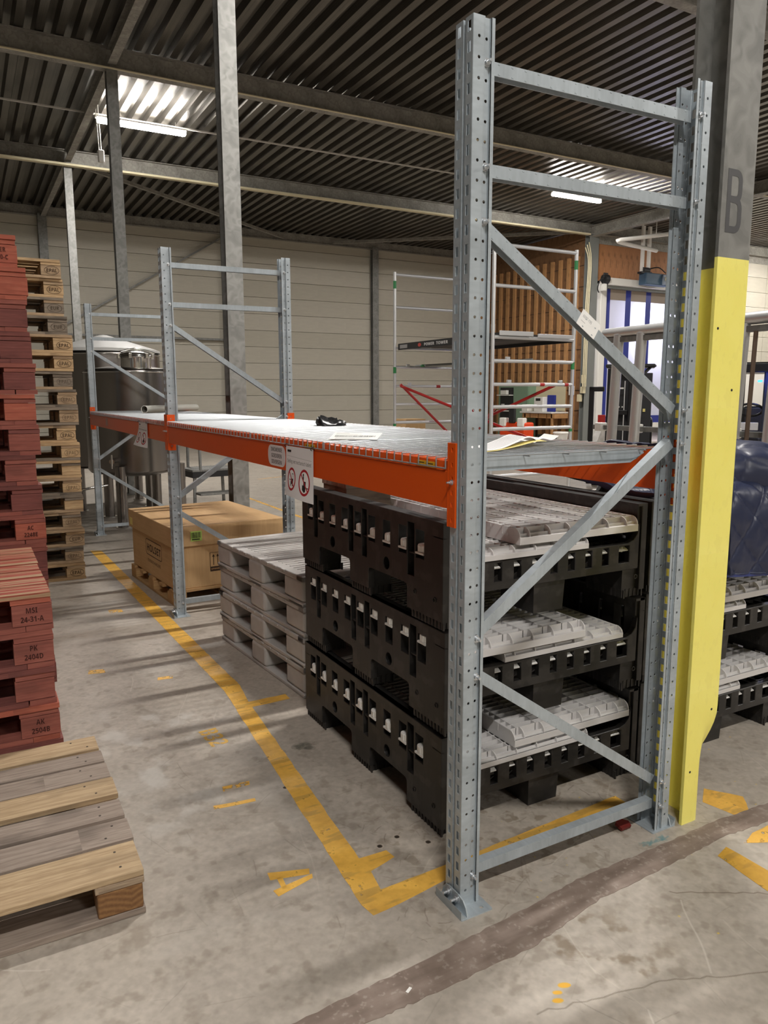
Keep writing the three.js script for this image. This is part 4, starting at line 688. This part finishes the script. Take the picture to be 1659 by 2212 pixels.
// ---------------------------------------------------------------- steel tanks behind the rack
function tank(x, z, r, y0, y1, label, opt = {}) {
  const t = thing('steel_tank', label, 'tank', [x, 0, z], 0, 'steel tanks');
  part('shell', [lathe([[.02, y0 - .06], [r * .6, y0 - .045], [r - .03, y0 - .005], [r, y0 + .03], [r, y1 - .03], [r - .02, y1], [r * .86, y1 + .012], [r * .5, y1 + .035], [.02, y1 + .045]], 56)], M.steel, t, { grain: 1 });
  part('top_seam', [new THREE.TorusGeometry(r + .002, .009, 8, 56).rotateX(Math.PI / 2).translate(0, y1 - .035, 0)], M.steelBright, t);
  for (const [lx, lz] of opt.legs) { const l = part('leg', [rod([lx, .012, lz], [lx, y0 + .1, lz], .06, 18)], M.steel, t, { grain: 1 }); part('foot_pad', [new THREE.CylinderGeometry(.085, .085, .016, 18).translate(lx, .008, lz)], M.steelBright, l); }
  if (opt.manhole) {
    const [mx, mz, mr] = opt.manhole; const m = part('manhole', [xf(lathe([[mr, 0], [mr, .12], [mr + .015, .125], [mr + .015, .14], [mr, .145]], 32), mx, y1 + .01, mz)], M.steelBright, t);
    part('lid', [xf(lathe([[mr + .02, 0], [mr + .02, .02], [mr * .7, .05], [.02, .062]], 32), mx, y1 + .155, mz)], M.steelBright, m);
    for (let i = 0; i < 6; i++) { const a = i * 1.047; part('clamp', [r2(-.018, .018, 0, .06, -.018, .018, .005).translate(mx + Math.cos(a) * (mr + .02), y1 + .12, mz + Math.sin(a) * (mr + .02))], M.steelBright, m); }
    part('hinge_bar', [tube([[mx - mr, y1 + .2, mz], [mx, y1 + .235, mz + .02], [mx + mr + .05, y1 + .19, mz]], .014, 8)], M.steelBright, m);
  }
  return t;
}
tank(.6, -7.95, .54, .62, 1.84, 'large brushed stainless steel tank on legs behind the rack end', { legs: [[-.27, .55], [-.27, -.35], [.36, -.5], [.45, .42]], manhole: [.02, .28, .17] });
{
  const t = scene.children[scene.children.length - 1];
  part('valve', [rod([-.33, .78, .44], [-.36, .78, .56], .03, 12), rod([-.36, .7, .56], [-.36, .86, .56], .012, 8)], M.steelBright, t);
  part('pipe', [tube([[-.4, .5, .45], [-.62, .48, .5], [-.7, .46, .5], [-.72, .36, .5], [-.7, .28, .5]], .014, 8)], M.steelBright, t);
}
tank(.53, -9.32, .72, .6, 2.1, 'second stainless tank with pale conical top standing behind the first', { legs: [[-.45, .35], [.45, .35], [-.4, -.45], [.45, -.45]] });
part('cone_top', [lathe([[.73, 2.1], [.73, 2.13], [.68, 2.15], [.05, 2.34], [.0, 2.345]], 48)], std(0xc9c8c4, .5), scene.children[scene.children.length - 1]);

// ---------------------------------------------------------------- galvanised step platform
{
  const t = thing('step_platform', 'galvanised steel step platform behind the cardboard box', 'step platform', [1.72, 0, -8.75], .1);
  part('platform', [r2(-.3, .38, .5, .53, -.25, .25, .006)], M.galv, t); part('skirt', [b2(-.3, .38, .42, .5, .245, .25), b2(-.3, -.295, .42, .5, -.25, .25), b2(.375, .38, .42, .5, -.25, .25)], M.dark, t);
  for (const x of [-.28, .34]) for (const s of [-1, 1]) part('leg', [bar([x - .03 * Math.sign(x), .5, s * .2], [x, 0, s * .24], .035, .035)], M.galv, t);
  part('tread', [r2(-.26, .34, .19, .22, .2, .42, .006)], M.galv, t); part('handrail', [rod([-.18, .5, .24], [-.18, 1.1, .22], .02, 10), rod([-.18, 1.1, .22], [-.18, 1.1, -.22], .02, 10), rod([-.18, .5, -.24], [-.18, 1.1, -.22], .02, 10)], M.galv, t);
  const d = []; for (let i = 0; i < 13; i++) for (let j = 0; j < 9; j++) d.push(bx(.02, .002, .006, -.27 + i * .052, .531, -.22 + j * .055, 0, (i + j) % 2 ? .7 : -.7)); part('tread_pattern', d, M.galv, t);
}

// ---------------------------------------------------------------- rolling scaffold tower
{
  const t = thing('scaffold_tower', 'aluminium rolling scaffold tower with red diagonals and black platform', 'scaffold');
  const F = [[4.89, 6.28, -6.4], [5.02, 6.38, -9.2]], ys = [.45, .76, 1.08, 1.375, 1.67, 1.975, 2.28, 2.93, 3.44];
  F.forEach(([a, b, z], i) => {
    const near = i === 0;
    for (const x of [a, b]) { const p = part('post', [rod([x, .15, z], [x, 3.48, z], .025, 14)], M.alu, t); part('collar', [rod([x, 2.36, z], [x, 2.44, z], .028, 14)], M.alu, p); if (x === b || !near) part('green_band', [rod([x, 1.02, z], [x, 1.06, z], .0262, 12), rod([x, 1.88, z], [x, 1.98, z], .0262, 12), rod([x, 3.22, z], [x, 3.34, z], .0262, 12)], M.green, p); const w = part('castor', [new THREE.CylinderGeometry(.075, .075, .04, 18).rotateZ(Math.PI / 2).translate(x, .076, z), rod([x, .1, z], [x, .17, z], .018, 10)], M.dark, t); }
    for (const y of ys) { if (y > 2.2 && y < 2.3 && !near) { part('rung', [rod([a, y, z], [b, y, z], .02, 12)], M.alu, t); continue; } const r = part('rung', [rod([a, y, z], [b, y, z], .024, 12)], M.alu, t); if (y === 1.67) part('red_sticker', [rod([a + .8, y, z], [a + .88, y, z], .0246, 12), rod([b - .15, y, z], [b - .08, y, z], .0246, 12)], M.red, r); }
    part('hook', [r2(a + .22, a + .28, 1.98, 2.03, z - .02, z + .02, .006), r2(a + .25, a + .31, 1.68, 1.73, z - .02, z + .02, .006), r2(b - .25, b - .19, 1.68, 1.73, z - .02, z + .02, .006)], M.alu, t);
  });
  const D = [[[5.12, 1.68, -9.2], [6.1, .76, -6.45]], [[6.3, 1.68, -9.2], [5.0, .76, -6.45]], [[6.06, 1.68, -6.45], [5.1, .5, -9.15]], [[5.0, 1.38, -6.45], [6.3, .5, -9.15]], [[5.12, 1.7, -9.18], [6.35, .6, -9.1]]];
  for (const [p, q] of D) part('diagonal_brace', [rod(p, q, .022, 12)], M.red, t);
  part('horizontal_brace', [rod([5.4, 2.0, -9.15], [5.6, 2.0, -6.45], .02, 10)], M.greyPaint, t); part('green_cap', [rod([5.41, 2.0, -9.0], [5.415, 2.0, -8.9], .022, 10)], M.green, t);
  const tt = canvasTex(1024, 64, (c, w, h) => { c.fillStyle = '#1b1a19'; c.fillRect(0, 0, w, h); c.fillStyle = '#d8d8d6'; c.font = 'bold 40px sans-serif'; c.fillText('POWER', 300, 46, 110); c.fillText('TOWER', 430, 46, 120); c.fillStyle = '#b8443a'; c.beginPath(); c.arc(250, 32, 18, 0, 7); c.fill(); c.fillStyle = '#8c8a88'; c.fillRect(20, 14, 90, 36); });
  const pm = std(0xffffff, .5, 0, { map: tt });
  part('platform', [b2(5.08, 5.66, 2.3, 2.335, -6.44, -9.16), b2(5.7, 6.28, 2.3, 2.335, -6.44, -9.16)], std(0x2c2622, .7), t);
  part('platform_side', [new THREE.PlaneGeometry(2.7, .1).rotateY(-Math.PI / 2).translate(5.055, 2.3, -7.8)], pm, t, { keepUV: true });
  part('platform_side', [b2(5.06, 5.08, 2.25, 2.35, -6.44, -9.16), b2(6.28, 6.3, 2.25, 2.35, -6.44, -9.16)], M.dark, t);
  part('platform_end', [r2(4.96, 5.52, 2.3, 2.36, -6.36, -6.34, .006), r2(5.6, 6.22, 2.29, 2.34, -6.36, -6.34, .006)], M.alu, t);
}

// ---------------------------------------------------------------- tall aluminium frame trolley behind the rack
{
  const t = thing('frame_trolley', 'aluminium frame trolley with upright tubes behind the black pallets', 'trolley', [2.82, 0, 0]);
  part('top_rail', [rod([0, 1.965, -2.33], [-.01, 1.985, -.3], .036, 16)], M.alu, t); part('slotted_rail', [r2(-.03, .03, 1.9, 1.935, -2.31, -.3, .004)], M.galv, t);
  for (const z of [-2.19, -1.985, -1.22, -.99, -.45]) part('upright_tube', [rod([-.01, 1.95, z], [-.05, .28, z - .03], .035, 16), b2(-.03, 0, .3, 1.9, z - .008, z + .008)], M.alu, t);
  for (const y of [1.29, .8]) { const r = part('cross_rail', [r2(.03, .06, y, y + .035, -2.45, -.3, .004)], M.galv, t); for (const z of [-2.4, -2.06, -1.3]) part('rail_clip', [r2(.0, .065, y - .01, y + .05, z, z + .06, .006)], M.white, r); }
  part('strap', [bar([-.04, 1.9, -1.12], [-.03, 1.25, -1.14], .006, .035), bar([-.03, 1.25, -1.14], [-.05, 1.1, -1.2], .006, .035)], std(0x5c4a3c, .8), t);
  part('base', [r2(-.35, .35, .2, .28, -2.45, -.3, .01)], M.galv, t); for (const z of [-2.3, -.45]) for (const x of [-.28, .28]) part('castor', [new THREE.CylinderGeometry(.09, .09, .05, 20).rotateZ(Math.PI / 2).translate(x, .092, z), rod([x, .12, z], [x, .2, z], .02, 8)], M.rubber, t);
}
// ---------------------------------------------------------------- forklift before the roller door
{
  const t = thing('forklift', 'black forklift parked before the roller door, TOYOTA on its mast', 'forklift', [8.25, 0, -7.35], -.83);
  part('chassis', [r2(-.42, .5, .12, .62, -1.2, -.1, .04, 2), r2(-.1, .5, .6, 1.15, -1.15, -.45, .06, 2)], M.blackGloss, t);
  part('mast', [r2(-.24, -.12, .05, 1.95, -.08, .06, .008), r2(.1, .22, .05, 1.95, -.08, .06, .008), r2(-.2, .2, 1.9, 1.98, -.1, .08, .01), r2(-.12, .1, .3, .4, -.06, .04, .01), r2(-.12, .1, 1.2, 1.28, -.06, .02, .01)], M.blackGloss, t);
  part('side_frame', [r2(-.52, -.44, .05, 1.66, -.05, .05, .01), r2(-.52, -.28, 1.58, 1.66, -.05, .05, .01)], M.blackGloss, t);
  part('panel', [r2(-.22, .46, .3, 1.88, -.22, -.16, .01)], M.dark, t); part('chain', [b2(.03, .045, .7, 1.75, .0, .015)], M.alu, t);
  part('overhead_guard', [tube([[.2, 1.3, -.4], [.25, 1.75, -.42], [.42, 1.98, -.6], [.5, 2.02, -1.0]], .025, 8), tube([[.1, 1.4, -.5], [.2, 1.7, -.5], [.42, 1.85, -.6]], .018, 8), r2(-.3, .5, 1.98, 2.04, -1.1, -.5, .02)], M.dark, t); part('mirror', [r2(.22, .46, 1.72, 1.76, -.35, -.3, .01, 1)], M.alu, t);
  part('fork', [r2(-.3, -.2, .05, .09, .05, 1.1, .008), r2(.2, .3, .05, .09, .05, 1.1, .008)], M.dark, t); for (const [x, z] of [[-.38, -.25], [.44, -.25], [-.38, -1.05], [.44, -1.05]]) part('wheel', [new THREE.CylinderGeometry(.17, .17, .12, 22).rotateZ(Math.PI / 2).translate(x, .17, z)], M.rubber, t);
  const tx = canvasTex(512, 96, (c, w, h) => { c.clearRect(0, 0, w, h); c.fillStyle = '#f2f2f0'; c.font = 'bold 80px sans-serif'; c.textAlign = 'center'; c.fillText('TOYOTA', w / 2, 78, 490); });
  part('lettering', [new THREE.PlaneGeometry(.36, .068).rotateZ(Math.PI / 2).translate(-.18, 1.42, .0615)], std(0xffffff, .5, 0, { map: tx, transparent: true }), t, { keepUV: true });
  part('marking', [b2(-.06, -.03, 1.32, 1.34, .02, .022), b2(.0, .02, 1.32, 1.34, .02, .022), b2(-.06, .02, 1.62, 1.645, .02, .022)], M.white, t); part('yellow_tag', [b2(.33, .37, 1.25, 1.3, -.14, -.13)], M.yellowPaper, t);
}
// second truck with blue warning lights
{
  const t = thing('reach_truck', 'dark reach truck with a blue warning light behind the trolley', 'forklift', [9.2, 0, -5.35], -.98);
  part('body', [r2(-.5, .5, .1, .75, -1.3, .0, .06, 2)], M.blackGloss, t); part('post', [r2(-.12, .0, .1, 1.9, -.05, .05, .02)], std(0x1c2436, .4), t); part('cab', [r2(-.5, .6, 1.85, 2.0, -1.1, .1, .03), r2(-.5, -.4, .7, 1.9, -1.1, -1.0, .02)], M.blackGloss, t); part('seat', [r2(-.4, -.1, .75, .9, -.7, -.3, .06, 2), r2(-.4, -.1, .9, 1.35, -.75, -.66, .05, 2)], M.dark, t);
  part('steering_wheel', [new THREE.TorusGeometry(.17, .018, 8, 24).rotateX(1.0).translate(-.28, 1.3, -.1)], M.dark, t); part('side_plate', [r2(-.4, -.15, 1.0, 1.12, .0, .02, .02), r2(-.4, .2, .8, .84, .03, .06, .01)], M.alu, t);
  for (const [x, z] of [[-.4, -.2], [.4, -.2], [0, -1.1]]) part('wheel', [new THREE.CylinderGeometry(.16, .16, .12, 20).rotateZ(Math.PI / 2).translate(x, .16, z)], M.rubber, t);
  const bl = new THREE.MeshStandardMaterial({ color: 0x2050ff, emissive: 0x2060ff, emissiveIntensity: 6 }); part('blue_light', [r2(.02, .14, 1.77, 1.8, .04, .07, .008), r2(.02, .14, 1.71, 1.735, .04, .07, .008), r2(-.2, -.14, 1.71, 1.74, .03, .06, .008)], bl, t);
  const p = new THREE.PointLight(0x2a60ff, .5); p.position.set(.08, 1.75, .12); p.castShadow = true; t.add(p);
}
// ---------------------------------------------------------------- door operator, pipes, cable runs
{
  const t = thing('door_operator', 'blue motor box hung above the roller door', 'door motor', [0, 0, 0]);
  part('case', [r2(16.95, 18.05, 4.78, 5.12, -15.25, -14.95, .03, 2)], std(0x3f5a72, .45), t); part('front_cover', [r2(17.62, 18.06, 4.8, 5.1, -14.96, -14.9, .02)], std(0x8490a0, .5), t); part('rating_plate', [b2(17.82, 18.0, 4.93, 5.0, -14.9, -14.895)], M.paper, t); part('lamp_box', [r2(17.7, 17.79, 4.92, 5.03, -14.91, -14.86, .01)], M.cream, t);
  part('gear', [new THREE.CylinderGeometry(.1, .1, .25, 18).rotateZ(Math.PI / 2).translate(17.1, 5.2, -15.15), r2(16.85, 17.3, 5.1, 5.16, -15.22, -15.05, .01)], M.dark, t); part('cable', [tube([[17.2, 5.25, -15.1], [17.5, 5.3, -15.0], [17.8, 5.16, -14.98]], .018, 6)], M.dark, t);
  for (const x of [16.97, 17.24]) part('hanger_rod', [r2(x - .05, x + .05, 5.1, 6.49, -15.2, -15.12, .01)], M.white, t);
  const g = thing('chain_drive', 'black bearing and chain drive at the roller door corner', 'chain drive'); part('bearing', [new THREE.CylinderGeometry(.13, .13, .16, 20).rotateZ(Math.PI / 2).translate(15.75, 4.9, -15.4), r2(15.66, 15.84, 4.72, 5.08, -15.42, -15.38, .02)], M.dark, g); part('bracket', [r2(15.6, 15.72, 4.55, 4.75, -15.45, -15.3, .01)], M.white, g); part('cable', [tube([[15.7, 4.95, -15.35], [15.45, 4.85, -15.3], [15.4, 4.6, -15.35], [15.5, 4.5, -15.4]], .016, 6)], M.dark, g);
  const p = thing('white_pipe', 'white pipe elbowing under the roof above the roller door', 'pipe'); part('run', [tube([[18.4, 6.28, -13.4], [15.4, 5.78, -13.92], [14.8, 5.68, -14.0], [14.75, 5.66, -14.02], [14.85, 5.65, -14.06], [16.6, 5.6, -14.3]], .055, 10, 60)], M.white, p); part('clip', [rod([16.0, 5.9, -13.8], [16.0, 6.479, -13.8], .012, 6), rod([17.4, 6.1, -13.55], [17.4, 6.479, -13.55], .012, 6)], M.white, p);
  for (let i = 0; i < 3; i++) tag(part('cable', [tube([[15.0 + i * .07, 5.75 + i * .08, -15.5], [15.12 + i * .06, 5.5, -15.5], [15.1 + i * .06, 4, -15.5], [15.1 + i * .06, 2.4, -15.5], [15.1 + i * .06, 1.75, -15.5]], .018, 6, 40)], M.cream), 'cream cable running down the corner post', 'cable', 'cables down the corner post');
  tag(part('cable_tray', [b2(-6, 15.2, 6.12, 6.135, -15.62, -15.5), b2(-6, 15.2, 6.135, 6.16, -15.505, -15.5)], M.cream), 'cream cable tray along the bottom of a roof beam', 'cable tray');
  tag(part('light_rail', [b2(-8, 14.5, 6.385, 6.41, -13.115, -13.085)], M.lampBody), 'thin rail carrying the row of lit ceiling lights', 'light rail');
  tag(part('cable_tray', [b2(-6, 28, 6.155, 6.168, -10.4, -10.36)], M.cream), 'thin cream cable along a roof beam edge', 'cable tray');
  const h = thing('pull_switch', 'small white box hanging on cables beside the ceiling light', 'pull switch', [1.22, 5.55, -12.9]); part('box', [r2(-.04, .06, 0, .2, -.05, .05, .02, 2)], M.white, h); part('cable', [rod([-.02, .2, 0], [-.04, .94, 0], .008, 6), rod([.02, .2, 0], [.0, .94, 0], .008, 6)], M.white, h);
  tag(part('roof_brace', [bar([1.2, 6.3, -16], [7.8, 6.3, -21.0], .07, .07)], M.beam), 'grey diagonal roof brace under the deck near the back wall', 'roof brace');
  tag(part('roof_brace', [bar([9.5, 6.3, -21], [15.2, 6.3, -16.1], .09, .09)], M.beam), 'grey diagonal roof brace towards the timber partition', 'roof brace');
}
// ---------------------------------------------------------------- workplace in front of the timber partition
{
  const lk = thing('locker', 'green metal cupboard standing open by the timber partition', 'cupboard', [15.1, 0, -18.75], 0); part('body', [b2(-.02, .3, .02, 1.82, -.8, .8)], M.greenPaint, lk); part('door', [b2(-.05, -.02, .05, 1.8, .05, .78)], M.greenPaint, lk); part('opening', [b2(-.03, -.021, .1, 1.75, -.7, 0)], M.dark, lk); for (const y of [.95, 1.48]) part('shelf', [b2(-.19, -.02, y, y + .03, -.7, 0)], M.white, lk);
  tag(part('carton', [r2(14.95, 15.06, 1.52, 1.66, -19.3, -18.98, .01)], M.white), 'small white box on the cupboard shelf', 'box'); tag(part('tin_can', [rod([14.99, .985, -19.2], [14.99, 1.2, -19.2], .06, 14)], M.greyPl), 'grey tin on the cupboard shelf', 'tin');
  const bn = thing('workbench', 'narrow wall bench with drawers on the timber partition', 'bench', [15.0, 0, -17.0]); part('top', [r2(-.3, .4, .93, .98, -.93, .6, .01)], M.white, bn); for (let i = 0; i < 4; i++) part('drawer', [r2(-.25, .3, .78, .92, -.85 + i * .4, -.5 + i * .4, .01)], WM.batten[0], bn); for (const z of [-.9, .7]) part('leg', [b2(-.25, -.18, 0, .93, z * .8 - .03, z * .8 + .03)], WM.batten[0], bn, { grain: 1 });
  tag(part('pin_board', [b2(15.38, 15.4, 1.0, 1.8, -17.95, -16.55)], M.cream), 'beige board fixed above the bench', 'board');
  const pr = thing('printer', 'white label printer on the bench beside a blue panel', 'printer', [14.95, .98, -17.08]); part('body', [r2(-.2, .2, 0, .46, -.22, .22, .03, 2)], M.white, pr); part('display', [b2(-.205, -.2, .34, .42, -.12, .1)], M.dark, pr); tag(part('blue_panel', [r2(14.9, 14.98, .98, 1.5, -16.84, -16.5, .02)], M.blue), 'blue plastic panel standing on the bench', 'panel');
  tag(part('white_box', [r2(14.75, 15.03, .985, 1.2, -17.9, -17.6, .02)], M.white), 'low white box at the end of the bench', 'box'); tag(part('paper_notice', [b2(15.42, 15.43, 1.5, 1.78, -16.44, -16.2)], M.paper), 'white paper pinned to the timber partition', 'paper');
  const tk = thing('pallet_truck', 'orange electric pallet truck seen between the scaffold rungs', 'pallet truck', [13, 0, -15.95], .3); part('body', [r2(-.25, .25, .12, .72, -.45, .45, .06, 2)], std(0xe0440f, .45), tk); part('tiller', [r2(-.3, -.2, .7, 1.15, -.1, .12, .04, 2)], M.dark, tk); part('cover', [r2(-.3, -.1, .6, .85, -.42, -.2, .03, 2), r2(-.3, -.1, .6, .85, .2, .42, .03, 2)], M.white, tk); part('wheel', [new THREE.CylinderGeometry(.1, .1, .1, 18).rotateX(Math.PI / 2).translate(-.15, .1, -.2), new THREE.CylinderGeometry(.1, .1, .1, 18).rotateX(Math.PI / 2).translate(-.15, .1, .25)], M.rubber, tk);
  const cr = thing('crate', 'dark green crate on the floor beside the white bucket', 'crate', [14, 0, -15.7]); part('body', [b2(-.2, .2, 0, .03, -.3, .3), b2(-.2, -.17, 0, .34, -.3, .3), b2(.17, .2, 0, .34, -.3, .3), b2(-.2, .2, 0, .34, -.3, -.27), b2(-.2, .2, 0, .34, .27, .3)], std(0x1f2a22, .6), cr);
  const bk = thing('bucket', 'white plastic bucket with lid on the floor', 'bucket', [13.95, 0, -15.1]); part('body', [lathe([[.01, .005], [.17, .005], [.21, .42], [.2, .42]], 28)], M.white, bk); part('lid', [lathe([[.0, .45], [.2, .45], [.235, .43], [.23, .4], [.212, .4]], 28)], M.white, bk); part('label', [b2(-.215, -.2, .2, .3, -.04, .06)], M.dark, bk);
  for (const [y, z, h, w] of [[1.55, -15.62, .2, 'middle'], [1.3, -15.75, .22, 'lowest'], [1.85, -15.6, .25, 'uppermost']]) tag(part('switch_box', [r2(15.18, 15.28, y, y + h, z - .07, z + .07, .012)], M.cream), 'cream electrical box on the corner post, ' + w + ' of three', 'switch box', 'switch boxes');
  const st = thing('barrier_stand', 'grey and red barrier foot beside the roller door', 'barrier', [13.2, 0, -12.9]); part('foot', [ext(poly([[-.35, 0], [.35, 0], [.12, .6], [-.05, .6]]), .2)], M.greyPl, st); part('post', [r2(-.04, .12, .5, 1.0, .04, .16, .01)], M.red, st);
  tag(part('cardboard_box', [r2(6.3, 6.75, .0, .5, -11.4, -11.0, .01), r2(6.3, 6.75, .5, 1.06, -11.4, -11.0, .01)], M.card), 'brown cartons stacked behind the scaffold', 'cardboard box');
}
// ---------------------------------------------------------------- quilted moving blankets over the stack behind the column
function quilt(name, label, path, across, thick, opt = {}) {
  const nu = 110, nv = 70, c = new THREE.CatmullRomCurve3(path.map(p => V(...p))), top = [], bot = [], A = V(...across);
  for (let i = 0; i <= nu; i++) { const u = i / nu, p = c.getPointAt(u), tg = c.getTangentAt(u), n = A.clone().cross(tg).normalize(); if (n.y + n.z < 0) n.negate();
    for (let j = 0; j <= nv; j++) { const v = j / nv, L = c.getLength() * u, W = A.length() * v; const q1 = Math.abs(Math.sin((L + W) * Math.PI / .19)), q2 = Math.abs(Math.sin((L - W) * Math.PI / .19)); const puff = thick * Math.pow(Math.min(q1, q2), .3) + .004 * (fbm(L * 30, W * 30 + 4, 3, 512) - .5), fold = (opt.fold ?? .03) * (fbm(L * 5 + (opt.k || 0), W * 4 + 3, 3, 512) - .5) * 2 + (opt.wave ?? .02) * Math.sin(W * 14 + L * 4);
      const b = p.clone().addScaledVector(A, v); bot.push(b.clone().addScaledVector(n, fold)); top.push(b.addScaledVector(n, fold + .008 + puff)); } }
  const pos = [], idx = [], N = (nu + 1) * (nv + 1); [...top, ...bot].forEach(p => pos.push(p.x, p.y, p.z)); const id = (i, j, s) => s * N + i * (nv + 1) + j;
  for (let i = 0; i < nu; i++) for (let j = 0; j < nv; j++) { idx.push(id(i, j, 0), id(i + 1, j, 0), id(i, j + 1, 0), id(i + 1, j, 0), id(i + 1, j + 1, 0), id(i, j + 1, 0)); idx.push(id(i, j, 1), id(i, j + 1, 1), id(i + 1, j, 1), id(i + 1, j, 1), id(i, j + 1, 1), id(i + 1, j + 1, 1)); }
  for (let i = 0; i < nu; i++) for (const j of [0, nv]) idx.push(id(i, j, 0), id(i, j, 1), id(i + 1, j, 0), id(i + 1, j, 0), id(i, j, 1), id(i + 1, j, 1)); for (let j = 0; j < nv; j++) for (const i of [0, nu]) idx.push(id(i, j, 0), id(i, j + 1, 0), id(i, j, 1), id(i, j + 1, 0), id(i, j + 1, 1), id(i, j, 1));
  const g = new THREE.BufferGeometry(); g.setAttribute('position', new THREE.Float32BufferAttribute(pos, 3)); g.setIndex(idx); g.computeVertexNormals();
  const t = thing(name, label, 'blanket', [0, 0, 0], 0, 'navy quilted blankets'); part('quilt', g, M.navy, t); return t;
}
{
  const a = quilt('quilted_blanket', 'navy quilted blanket draped down the front of the black stack', [[1.42, 1.19, -.75], [1.42, 1.2, -.45], [1.43, 1.17, -.31], [1.44, 1.05, -.258], [1.45, .93, -.25], [1.46, .82, -.247]], [.42, -.035, 0], .016, { k: 2, fold: .012, wave: .008 });
  part('hem', [bar([1.46, .822, -.239], [1.88, .785, -.239], .014, .026)], std(0x2c3a78, .5), a); part('tag', [bx(.04, .055, .003, 1.81, 1.06, -.215, -.25, .3, .4), bx(.02, .035, .003, 1.87, .86, -.232, 0, 0, .5)], M.paper, a);
  quilt('quilted_blanket', 'navy quilted blanket bunched over the top of the black stack', [[1.4, 1.24, -1.1], [1.42, 1.3, -.8], [1.45, 1.3, -.5], [1.5, 1.27, -.38], [1.56, 1.18, -.325], [1.62, 1.06, -.316], [1.68, .95, -.314]], [.6, -.02, .02], .018, { k: 7, fold: .035, wave: .02 });
  quilt('quilted_blanket', 'navy quilted blanket lying folded under the orange rear beam', [[1.2, 1.13, -1.55], [1.2, 1.16, -1.2], [1.2, 1.155, -.8], [1.22, 1.15, -.4]], [.36, 0, 0], .018, { k: 4, fold: .02 });
}
// ---------------------------------------------------------------- litter on the floor
tag(part('red_shard', [ext(poly([[0, 0], [.045, .0], [.05, .02], [.02, .045], [-.005, .03]]), .012).rotateX(-1.2).translate(.735, .004, -.055)], std(0x6a1c16, .6)), 'dark red plastic shard beside the upright foot', 'plastic shard');
tag(part('paper_chip', [bx(.02, .001, .008, -.3, .0022, .2, 0, .5)], M.paper), 'white chip lying on the brown joint strip', 'litter');

renderer.render(scene, camera);
